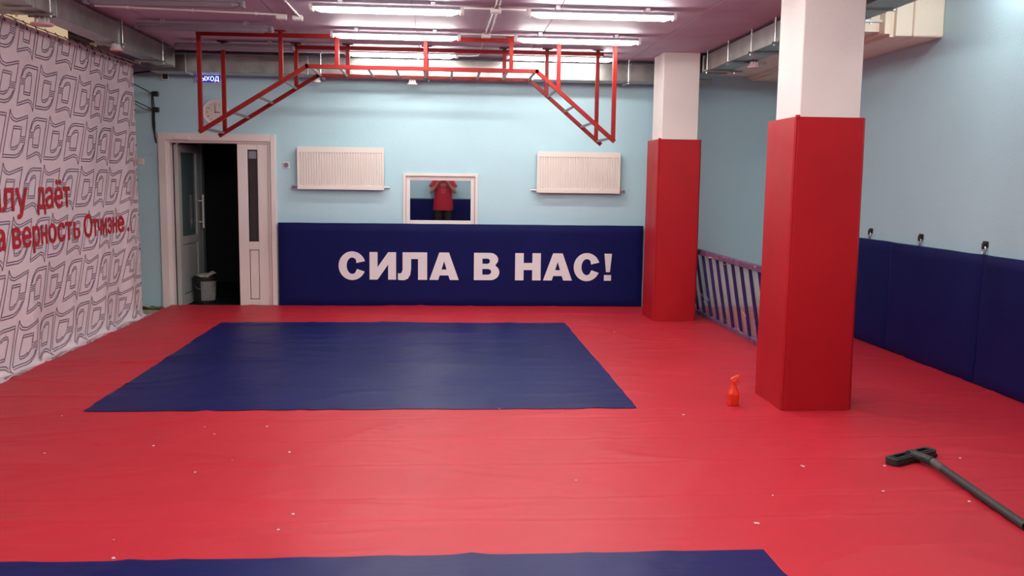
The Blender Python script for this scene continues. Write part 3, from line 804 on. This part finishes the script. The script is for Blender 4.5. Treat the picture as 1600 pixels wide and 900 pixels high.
for cx, side in ((-.47, 'left'), (1.33, 'right')):
    for y, w_ in rows:
        if w_: t = thing('ceiling_lamp', 'lit long ceiling lamp of the %s row, %s' % (side, w_), 'lamp', (cx, y, ZC), 'lit tube lamps on the ceiling')
        else: t = thing('ceiling_lamp', 'lit long ceiling lamp outside the top of the photo', 'lamp', (cx, y, ZC), 'lit ceiling lamps outside the photo')
        lamp_parts(t, True)
for y, w_ in ((10.25, 'above the far left end of the red frame'), (9.0, 'in front of the left end of the red frame'), (7.75, 'at the top edge of the photo')):
    t = thing('ceiling_lamp', 'unlit grey ceiling lamp, %s' % w_, 'lamp', (-2.25, y, ZC), 'unlit tube lamps at upper left'); lamp_parts(t, False)
SIDE_ROWS = [(3.84, 6.75, 0), (3.84, 4.6, 0), (-2.25, 2.4, 0)]
for cx, y, dr in SIDE_ROWS:
    t = thing('ceiling_lamp', 'lit long ceiling lamp outside the top of the photo', 'lamp', (cx, y, ZC), 'lit ceiling lamps outside the photo'); lamp_parts(t, True, 1.0 if cx > 3 else 1.27, dr)
    if cx > 3: t.location.z += ZH-ZC
# conduits and junction boxes
def conduit(lab, lines, boxes, r=.008):
    t = thing('cable_conduit', lab, 'conduit', (boxes[0][0] if boxes else lines[0][0][0], boxes[0][1] if boxes else lines[0][0][1], ZC))
    z = ZC-.012
    bm = BM()
    for ln in lines:
        tube(bm, [(a, b, z) for a, b in ln], r, 8)
    obj('pipe', bm, 'white', t)
    bm = BM()
    for ln in lines:
        for (a, b), (c, d) in zip(ln, ln[1:]):
            L = math.hypot(c-a, d-b); n = int(L/.42)
            for k in range(n):
                f = (k+.5)/n; box(bm, a+(c-a)*f-.008, a+(c-a)*f+.008, b+(d-b)*f-.014, b+(d-b)*f+.014, z-.012, ZC-.0005)
    if bm.verts: obj('clips', bm, 'white', t)
    for (a, b) in boxes: obj('junction_box', box(BM(), a-.045, a+.045, b-.04, b+.04, ZC-.045, ZC-.0005, .006), 'white', t)
conduit('white conduit with junction boxes between the two lit lamp rows', [[(.43, 6.2), (.43, 7.9), (.41, 9.28), (.41, 10.6)], [(.16, 7.93), (.7, 7.95)], [(.16, 9.30), (.7, 9.32)], [(.46, 6.2), (.455, 9.2)]], [(.44, 7.95), (.42, 9.32)])
conduit('white conduit running left from a junction box left of the red frame', [[(-3.0, 8.30), (-1.40, 8.50)], [(-1.30, 8.60), (-1.32, 6.6)]], [(-1.32, 8.58), (-1.46, 8.55)])
conduit('white conduit bent along the ceiling behind the red frame', [[(-2.9, 10.9), (-1.2, 10.93), (.30, 10.93), (.40, 10.88), (.42, 10.6)]], [])

# ================================================================== DUCTS
def duct(name, lab, x0, x1, y0, y1, z0, z1, joints, along, fl=.012):
    t = thing(name, lab, 'air duct', ((x0+x1)/2, (y0+y1)/2, z1))
    cuts = [(y0 if along == 'y' else x0)]+joints+[(y1 if along == 'y' else x1)]
    for a, b in zip(cuts, cuts[1:]):
        if along == 'y': bm = box(BM(), x0, x1, a+.0008, b-.0008, z0, z1, .003)
        else: bm = box(BM(), a+.0008, b-.0008, y0, y1, z0, z1, .003)
        obj('duct_section', bm, 'zinc', t)
    for j in joints:
        if along == 'y': bm = box(BM(), x0-fl, x1+fl, j-.012, j+.012, z0-fl, z1+fl, .002)
        else: bm = box(BM(), j-.012, j+.012, y0-fl, y1+fl, z0-fl, z1+fl, .002)
        obj('flange', bm, 'zinc', t)
    return t
def hanger(t, x0, x1, y, z0, ext0=.03, ext1=.09):
    bm = BM(); tube(bm, [(x0-.025, y, z0-.03), (x0-.025, y, ZC-.001)], .005, 6); obj('threaded_rod', bm, 'steel', t)
    bm = BM(); tube(bm, [(x1+.025, y, z0-.03), (x1+.025, y, ZC-.001)], .005, 6); obj('threaded_rod', bm, 'steel', t)
    obj('trapeze_bar', box(BM(), x0-.025-ext0, x1+.025+ext1, y-.012, y+.012, z0-.022, z0-.001, .002), 'zinc', t)
    bm = BM(); lathe(bm, [(.004, 0), (.011, .0), (.011, .014), (.004, .014)], (x1+.025, y, z0-.036), 6); lathe(bm, [(.004, 0), (.011, .0), (.011, .014), (.004, .014)], (x0-.025, y, z0-.036), 6)
    obj('nut', bm, 'steel', t)
tr = duct('ventilation_duct', 'galvanised duct running along the ceiling right of both columns', 2.935, 3.20, YF+.05, 11.0, 2.85, 3.03, [2.0, 3.5, 5.0, 6.45, 8.08, 9.4, 10.35], 'y')
for y in (3.0, 5.6, 6.86, 8.02, 8.65, 9.36, 10.10): hanger(tr, 2.935, 3.20, y, 2.85)
tl = duct('ventilation_duct', 'galvanised duct running along the ceiling over the banner', -3.25, -3.05, YF+.05, 10.80, 2.84, 3.03, [2.0, 3.5, 5.0, 7.20, 7.62, 9.02, 10.78], 'y')
for y in (5.6, 7.45, 9.05, 10.3): hanger(tl, -3.25, -3.05, y, 2.84, .05, .03)
bm = box(BM(), -3.50, -3.251, 7.42, 7.60, 2.845, 3.02, .003); obj('branch', bm, 'zinc', tl)
obj('flange', box(BM(), -3.515, -3.500, 7.405, 7.615, 2.83, 3.03, .002), 'zinc', tl)
tb_ = duct('ventilation_duct', 'galvanised duct running along the top of the far wall behind the red frame', -3.40, 3.25, 11.05, 11.36, 2.81, 3.01, [-3.0, -1.6, -.3, 1.05, 2.25], 'x')
for xx in (-1.44, -.18, 1.05, 2.22):
    bm = BM(); tube(bm, [(xx, 11.03, 2.78), (xx, 11.03, ZC-.001)], .005, 6); obj('threaded_rod', bm, 'steel', tb_)
    obj('trapeze_bar', box(BM(), xx-.012, xx+.012, 11.01, 11.40, 2.789, 2.809, .002), 'steel', tb_)
bm = BM(); tube(bm, [(-3.85, 11.45, 2.80), (-3.45, 11.50, 2.87), (-2.9, 11.53, 2.90), (2.9, 11.53, 2.90)], .010, 8); tag(obj('cable_run', bm, 'dkgrey'), 'dark cable bundle running under the duct of the far wall', 'cable')
# smoke detectors
def detector(x, y, z, ztop, lab, r=.055, base='white'):
    t = thing('smoke_detector', lab, 'detector', (x, y, z))
    bm = BM(); lathe(bm, [(.002, 0), (r*.9, .0), (r, .006), (r, .016), (r*.7, .020), (.002, .020)], (x, y, z), 28); obj('base', bm, base, t, smooth=True)
    bm = BM()
    for k in range(8):
        a = k*math.pi/4; bar(bm, (x+r*.62*math.cos(a), y+r*.62*math.sin(a), z+.018), (x+r*.55*math.cos(a), y+r*.55*math.sin(a), z+.062), .012, .012, (1, 0, 0))
    lathe(bm, [(.002, .018), (r*.35, .018), (r*.35, .06), (.002, .06)], (x, y, z), 12)
    obj('sensing_chamber', bm, 'white', t)
    bm = BM(); lathe(bm, [(.002, .060), (r*.7, .060), (r*.6, .075), (.002, .075)], (x, y, z), 20); tube(bm, [(x, y, z+.07), (x, y, ztop)], .006, 6); obj('mount', bm, 'grey', t)
detector(3.16, 9.28, 2.775, 2.849, 'white detector hanging under the right hand duct between the columns', .06, 'pink')
detector(-3.07, 9.0, 2.765, 2.839, 'pinkish white detector hanging under the left duct over the banner', .055, 'pink')
detector(-3.16, 7.62, 2.765, 2.839, 'broad pink disc detector under the left duct near the top left corner', .085, 'pink')
detector(-.374, 11.2, 2.730, 2.809, 'white detector under the far duct above the small window', .06)
detector(-1.508, 11.2, 2.735, 2.809, 'small white detector under the far duct above the left radiator', .045)

# cream boxed-in ducts
t = thing('boxed_duct', 'stepped cream boxed duct in the upper right corner beside the wall', 'boxed duct', (4.1, 9.5, 2.9))
bm = BM(); box(bm, 3.42, 3.86, 8.02, YB-.001, 2.955, ZH-.001, .004); obj('lower_section', bm, 'cream', t)
bm = BM(); box(bm, 3.862, 3.915, 7.93, YB-.001, 2.925, ZH-.001, .004); obj('flange', bm, 'cream', t)
bm = BM(); box(bm, 3.95, 4.10, 7.90, YB-.001, 2.905, ZH-.001, .004); box(bm, 3.915, 3.95, 7.94, YB-.001, 2.90, ZH-.001, .002); obj('middle_section', bm, 'cream', t)
bm = BM(); box(bm, 4.102, XR-.001, 7.88, YB-.001, 2.90, ZH-.001, .02, 3); obj('end_section', bm, 'cream', t)
bm = BM(); tube(bm, [(3.60, 8.01, 2.93), (3.60, 8.01, 3.30)], .012, 10); obj('rod', bm, 'white', t)
tw = D.objects.new('cream_strip', None); COL.objects.link(tw); tw.location = (-3.63, 5, 2.9); tw['kind'] = 'structure'; tw['label'] = 'cream strip with added glow high on the left wall above the banner'
y = YF+.05; k = 0
m = D.materials.new('glowing_cream'); m.use_nodes = True; b = m.node_tree.nodes['Principled BSDF']
b.inputs['Base Color'].default_value = (.6, .5, .35, 1); b.inputs['Emission Color'].default_value = (.80, .62, .38, 1); b.inputs['Emission Strength'].default_value = .62  # glow added to make the cream strip evenly bright; its real nature is unknown
MT['strip_glow'] = m
obj('glowing_strip', box(BM(), -3.629, -3.615, YF+.05, 9.285, 2.86, ZC-.002), 'strip_glow', tw)
obj('window_frame', box(BM(), -3.629, -3.600, YF+.05, 9.285, 2.825, 2.859, .002), 'pvc', tw)  # added edging under the glowing strip, no window behind it

# ================================================================== WALL LADDER IN FILM
lad = thing('ladder', 'purple wooden wall ladder lying on edge in torn stretch film between the two columns', 'ladder', (3.05, 9.6, .006))
def LP(y, h, o=0):  # h 0..1 up the leaning plane
    a = Vector((3.135, y, .03)); b = Vector((3.000, y, .800)); d = (b-a).normalized(); n = Vector((-d.z, 0, d.x))
    return a+(b-a)*h+n*o
Y0, Y1 = 8.22, 10.92
obj('rail', bar(BM(), LP(Y0, 0), LP(Y1, 0), .05, .055, bev=.006), 'railp', lad)
obj('rail', bar(BM(), LP(Y0, 1), LP(Y1, 1), .05, .06, bev=.006), 'railp', lad)
k = 0; y = 10.86
while y > Y0+.03:
    bm = BM(); a, b_ = LP(y, .03), LP(y, .97); tube(bm, [a, (a+b_)/2+Vector((0, .004, 0)), b_], .017, 10); obj('slat', bm, 'purple', lad)
    y -= .272
    k += 1
us = [Y0+(Y1-Y0)*i/90 for i in range(91)]; vs = [0+i/16 for i in range(17)]
def film(off, s):
    def f(y, h): return LP(y, h, off+.010*noise.noise(Vector((y*4, h*3, s)))-(.012 if 0 < h < 1 else 0)*math.sin(math.pi*h)*(off/abs(off)))
    return f
film_o = obj('stretch_film', sheetfn(film(-.031, 2), us, vs), 'film', lad, smooth=True, fix=False); film_o['label'] = 'milky plastic film stretched over the slats'
bm = bmesh.new()
for i in range(30):
    y = random.uniform(8.35, 10.6); h = random.choice([random.uniform(0, .35), random.uniform(.93, 1.04)]); a = random.uniform(0, 3); L = random.uniform(.03, .13)
    p = LP(y, h, .04); q = LP(y+L*math.cos(a), h+.9*L*math.sin(a)*(1 if h < .5 else .2), .045)
    wv = Vector((0, .01, .006)) if abs(math.cos(a)) < .7 else Vector((0, 0, .012))
    bm.faces.new([bm.verts.new(c) for c in (p, q, q+wv, p+wv)])
tag(obj('film_shreds', bm, mat('film_white', (.62, .52, .58), .25), lad, fix=False), 'torn white shreds of film', kind='stuff')

# ================================================================== SPRAY BOTTLE
sx, sy_, sz = 2.098, 6.30, .008
t = thing('spray_bottle', 'orange red spray bottle standing on the red cover left of the near column', 'spray bottle', (sx, sy_, sz))
bm = BM()
def rrect(bm, levels, cx, cy, n=24):
    rings = []
    for z, rx_, ry_ in levels:
        ring = []
        for k in range(n):
            a = 2*math.pi*k/n; c, s = math.cos(a), math.sin(a); e = .6
            ring.append(bm.verts.new((cx+rx_*math.copysign(abs(c)**e, c), cy+ry_*math.copysign(abs(s)**e, s), z)))
        rings.append(ring)
    for a, b in zip(rings, rings[1:]):
        for k in range(n): bm.faces.new((a[k], a[(k+1) % n], b[(k+1) % n], b[k]))
    bm.faces.new(rings[0][::-1]); bm.faces.new(rings[-1])
rrect(bm, [(sz, .036, .028), (sz+.006, .041, .032), (sz+.075, .042, .033), (sz+.082, .043, .034), (sz+.09, .040, .031), (sz+.125, .026, .022), (sz+.155, .016, .015), (sz+.165, .014, .014)], sx, sy_)
obj('bottle', bm, 'orange', t, smooth=True)
bm = BM(); lathe(bm, [(.001, .160), (.018, .160), (.018, .178), (.001, .178)], (sx, sy_, sz), 16); obj('screw_cap', bm, 'orange', t)
bm = BM(); prism(bm, [[(-.022, .182), (-.020, .196), (.0, .208), (.030, .219), (.036, .217), (.036, .205), (.020, .196), (.012, .178), (-.010, .176)]], lambda u, v, w: Vector((sx+u, sy_-.011+w, sz+v)), .022); obj('spray_head', bm, 'orange_l', t)
bm = BM(); prism(bm, [[(.020, .198), (.028, .200), (.031, .185), (.042, .163), (.038, .160), (.024, .182)]], lambda u, v, w: Vector((sx+u, sy_-.007+w, sz+v)), .014); obj('trigger', bm, 'orange', t)
bm = BM(); tube(bm, [(sx+.034, sy_, sz+.212), (sx+.044, sy_, sz+.213)], .006, 10); obj('nozzle', bm, 'orange', t)

# ================================================================== SQUEEGEE
t = thing('floor_squeegee', 'black floor squeegee with slotted head and thick handle lying on the mat', 'squeegee', (2.73, 4.96, .008))
A = Vector((2.568, 4.888, .030)); B = Vector((2.912, 5.075, .030)); d = (B-A).normalized(); L = (B-A).length; nrm = Vector((-d.y, d.x, 0))
def SQ(u, v, z): return A+d*u+nrm*v+Vector((0, 0, z))
def rr(u0, u1, v0, v1, r, n=5):
    out = []
    for cx, cy, a0 in ((u1-r, v1-r, 0), (u0+r, v1-r, 90), (u0+r, v0+r, 180), (u1-r, v0+r, 270)):
        for k in range(n+1):
            a = math.radians(a0+90*k/n); out.append((cx+r*math.cos(a), cy+r*math.sin(a)))
    return out
bm = BM(); prism(bm, [rr(-.01, L+.01, -.042, .042, .03), rr(.03, L/2-.035, -.022, .022, .012), rr(L/2+.035, L-.03, -.022, .022, .012)], lambda u, v, w: SQ(u, v, -.018+w), .034)
hd = obj('head', bm, 'dkgrey', t)
bm = BM()
prism(bm, [rr(.02, L/2-.022, -.030, .030, .018), rr(.035, L/2-.035, -.018, .018, .012)], lambda u, v, w: SQ(u, v, .016+w), .005)
prism(bm, [rr(L/2+.022, L-.02, -.030, .030, .018), rr(L/2+.035, L-.035, -.018, .018, .012)], lambda u, v, w: SQ(u, v, .016+w), .005); obj('slot_rim', bm, 'dkgrey', hd)
bm = BM(); box(bm, 0, 1, 0, 1, 0, 1); bmesh.ops.delete(bm, geom=list(bm.verts), context='VERTS')
bar(bm, SQ(.01, -.046, -.012), SQ(L-.01, -.046, -.012), .008, .018); obj('rubber_blade', bm, 'black', hd)
mid = SQ(L/2, 0, 0)
E0 = Vector((2.780, 4.82, .046)); E1 = Vector((2.716, 3.885, .030))
bm = BM(); tube(bm, [mid+Vector((0, 0, .012)), mid+(E0-mid)*.5+Vector((0, 0, .008)), E0], .02, 14, radii=[.030, .026, .027]); tube(bm, [SQ(L/2-.03, 0, .01), SQ(L/2+.03, 0, .01)], .026, 12)
obj('neck', bm, 'dkgrey', t, smooth=True)
dd = (E1-E0).normalized()
bm = BM(); tube(bm, [E0-dd*.02, E0+dd*.13], .0225, 18); tag(obj('collar', bm, mat('worn_grey_plastic', (.09, .088, .085), .55, var=(20, .3)), t, smooth=True), 'paler worn collar of the handle')
bm = bmesh.new()
n = 18; R1, R0 = .0215, .0165
def ringat(p, r):
    u = dd.cross(Vector((0, 0, 1))).normalized(); v = u.cross(dd)
    return [bm.verts.new(p+(u*math.cos(2*math.pi*k/n)+v*math.sin(2*math.pi*k/n))*r) for k in range(n)]
rs = [ringat(E0+dd*.12, R1), ringat(E1, R1), ringat(E1, R0), ringat(E1-dd*.12, R0)]
for a, b in zip(rs, rs[1:]):
    for k in range(n): bm.faces.new((a[k], a[(k+1) % n], b[(k+1) % n], b[k]))
bm.faces.new(rs[0]); bm.faces.new(rs[-1])
obj('tube_handle', bm, 'dkgrey', t, smooth=True)

# ================================================================== PHOTOGRAPHER (seen mirrored in the small window)
PYc = -.30
def skin_mesh(name, V, E, m, parent, sub=2, root=0):
    me = D.meshes.new(name); me.from_pydata([Vector(v[:3]) for v in V], E, [])
    ob = D.objects.new(name, me); COL.objects.link(ob)
    md = ob.modifiers.new('skin', 'SKIN'); md.use_smooth_shade = True
    for i, v in enumerate(V):
        sv = me.skin_vertices[0].data[i]; sv.radius = (v[3], v[4] if len(v) > 4 else v[3]); sv.use_root = (i == root)
    sb = ob.modifiers.new('sub', 'SUBSURF'); sb.levels = sub; sb.render_levels = sub
    bpy.context.view_layer.update()
    ev = ob.evaluated_get(bpy.context.evaluated_depsgraph_get()); m2 = D.meshes.new_from_object(ev)
    D.objects.remove(ob)
    m2.materials.clear(); m2.materials.append(MT[m])
    for p in m2.polygons: p.use_smooth = True
    o2 = D.objects.new(name, m2); COL.objects.link(o2)
    if parent:
        o2.parent = parent; o2.matrix_parent_inverse = Matrix.Translation(-Vector(parent.location))
    return o2
per = thing('person', 'person in red T-shirt and dark trousers holding up a phone, mirrored in the window', 'person', (0, PYc, .008))
V = []; E_ = []
def add(v, par=None):
    V.append(v); 
    if par is not None: E_.append((par, len(V)-1))
    return len(V)-1
pel = add((0, PYc, .92, .15, .11)); ab = add((0, PYc, 1.08, .145, .11), pel); ch = add((0, PYc, 1.28, .155, .11), ab); st = add((0, PYc-.01, 1.42, .10, .08), ch)
nk = add((0, PYc-.01, 1.51, .058), st); hd_ = add((0, PYc+.0, 1.60, .075, .085), nk); hm = add((0, PYc+.0, 1.68, .085, .095), hd_); ht = add((0, PYc-.01, 1.75, .055, .06), hm)
for s in (-1, 1):
    hip = add((s*.095, PYc, .86, .095), pel); kn = add((s*.115, PYc+.02, .47, .062), hip); an = add((s*.125, PYc-.01, .10, .042), kn); to = add((s*.14, PYc+.12, .045, .038), an)
    sh = add((s*.185, PYc-.01, 1.41, .062), ch); el = add((s*.285, PYc+.045, 1.160, .043), sh); wr = add((s*.125, PYc+.185, 1.385, .028), el)
    pm = add((s*.095, PYc+.222, 1.435, .030), wr)
    for k in range(4):
        b0 = Vector((s*(.098-.006*k), PYc+.240+.003*k, 1.487-.020*k))
        f1_ = add((*b0, .0095), pm); f2_ = add((s*(.078-.002*k), PYc+.252, 1.492-.019*k, .0085), f1_); add((s*(.062-.002*k), PYc+.252, 1.490-.019*k, .0075), f2_)
    th = add((s*.078, PYc+.232, 1.430, .011), pm); add((s*.058, PYc+.240, 1.442, .009), th)
body = skin_mesh('body', V, E_, 'skin', per)
# face details
bm = BM()
tbm = bmesh.new(); bmesh.ops.create_uvsphere(tbm, u_segments=10, v_segments=8, radius=.016); 
for v in tbm.verts: v.co.z *= 1.7
merge(bm, tbm, Matrix.Translation((0, PYc+.092, 1.635)))
for s in (-1, 1):
    tbm = bmesh.new(); bmesh.ops.create_uvsphere(tbm, u_segments=10, v_segments=8, radius=.028)
    for v in tbm.verts: v.co.x *= .35; v.co.y *= .6
    merge(bm, tbm, Matrix.Translation((s*.083, PYc-.005, 1.645)))
obj('nose_and_ears', bm, 'skin', per, smooth=True)
bm = BM()
for s in (-1, 1):
    tbm = bmesh.new(); bmesh.ops.create_uvsphere(tbm, u_segments=12, v_segments=8, radius=.0125); merge(bm, tbm, Matrix.Translation((s*.032, PYc+.078, 1.662)))
obj('eyes', bm, 'letter', per, smooth=True)
bm = BM()
for s in (-1, 1):
    tbm = bmesh.new(); bmesh.ops.create_uvsphere(tbm, u_segments=8, v_segments=6, radius=.006); merge(bm, tbm, Matrix.Translation((s*.032, PYc+.0885, 1.662)))
obj('pupils', bm, 'black', per)
bm = BM(); tube(bm, [(-.024, PYc+.082, 1.600), (0, PYc+.090, 1.597), (.024, PYc+.082, 1.600)], .005, 8); obj('mouth', bm, 'bred', per, smooth=True)
bm = bmesh.new(); bmesh.ops.create_icosphere(bm, subdivisions=4, radius=.1)
for v in bm.verts:
    v.co.x *= .93; v.co.y *= 1.05; v.co.z *= .98; v.co += Vector((0, PYc-.012, 1.695)); v.co += Vector((1, 1, 1))*.004*noise.noise(v.co*60)
bmesh.ops.delete(bm, geom=[v for v in bm.verts if v.co.z < 1.69-(.07 if v.co.y < PYc else 0) or (v.co.y > PYc+.06 and v.co.z < 1.73)], context='VERTS')
obj('hair', bm, 'hair', per, smooth=True)
# t-shirt: torso loft plus sleeves
bm = bmesh.new(); lv = [(.755, .232, .150), (.95, .222, .148), (1.08, .210, .145), (1.20, .208, .145), (1.30, .212, .142), (1.38, .205, .128), (1.44, .165, .105), (1.48, .095, .078)]
n = 40; rings = []
for z, a_, b_ in lv:
    rings.append([bm.verts.new((a_*math.cos(2*math.pi*k/n)*(1+.03*math.sin(k*1.7+z*9)*(z < 1.1)), PYc-.005+b_*math.sin(2*math.pi*k/n)*(1+.04*math.sin(k*2.3)*(z < 1.1)), z)) for k in range(n)])
for a, b in zip(rings, rings[1:]):
    for k in range(n): bm.faces.new((a[k], a[(k+1) % n], b[(k+1) % n], b[k]))
for s in (-1, 1): tube(bm, [(s*.13, PYc-.01, 1.405), (s*.20, PYc, 1.385), (s*.262, PYc+.03, 1.29)], .08, 18, False, radii=[.085, .088, .080])
shirt = obj('t_shirt', bm, 'tshirt', per, smooth=True)
bm = bmesh.new()
def front(x, z):
    a_, b_ = .210, .146; return Vector((x, PYc-.005+b_*math.sqrt(max(0, 1-(x/a_)**2))+.004, z))
def blob(cx, cz, rx_, rz_, n=14):
    c = bm.verts.new(front(cx, cz)); r_ = [bm.verts.new(front(cx+rx_*math.cos(2*math.pi*k/n), cz+rz_*math.sin(2*math.pi*k/n))) for k in range(n)]
    for k in range(n): bm.faces.new((c, r_[k], r_[(k+1) % n]))
blob(0, 1.365, .085, .016); blob(0, 1.325, .06, .011); blob(-.03, 1.24, .008, .05); blob(.03, 1.24, .008, .05); blob(0, 1.175, .05, .006)
tag(obj('shirt_print', bm, mat('faded_print', (.45, .22, .22), .8), shirt, fix=False), 'pale faded print on the chest'); 
# trousers and shoes
bm = bmesh.new(); n = 24
for s in (-1, 1):
    tube(bm, [(s*.085, PYc, .96), (s*.098, PYc, .80), (s*.115, PYc+.015, .47), (s*.125, PYc-.01, .10)], .1, 20, True, radii=[.125, .118, .085, .072])
lathe(bm, [(.001, .80), (.14, .80), (.19, .88), (.195, .98), (.17, 1.02), (.001, 1.02)], (0, PYc, 0), 28)
for v in bm.verts:
    if v.co.z > .7: v.co.y = PYc+(v.co.y-PYc)*.70
obj('trousers', bm, 'trousers', per, smooth=True)
for s in (-1, 1):
    bm = BM(); rrect(bm, [(.008, .045, .135), (.03, .05, .142), (.06, .047, .13), (.09, .036, .07), (.105, .034, .05)], s*.137, PYc+.055)
    obj('shoe', bm, 'black', per, smooth=True)
per.scale = (1.09, 1.09, 1.09)
t = thing('phone', 'black phone held up by the person mirrored in the small window', 'phone', (0, -.016, 1.6))
obj('phone_body', box(BM(), -.075, .075, -.022, -.012, 1.562, 1.638, .004, 2), 'black', t)
obj('lens', (lambda b: lathe(b, [(.001, 0), (.007, 0), (.007, .003), (.001, .003)], (0, -.012, 1.6), 16, 'y'))(BM()), 'glassd', t)
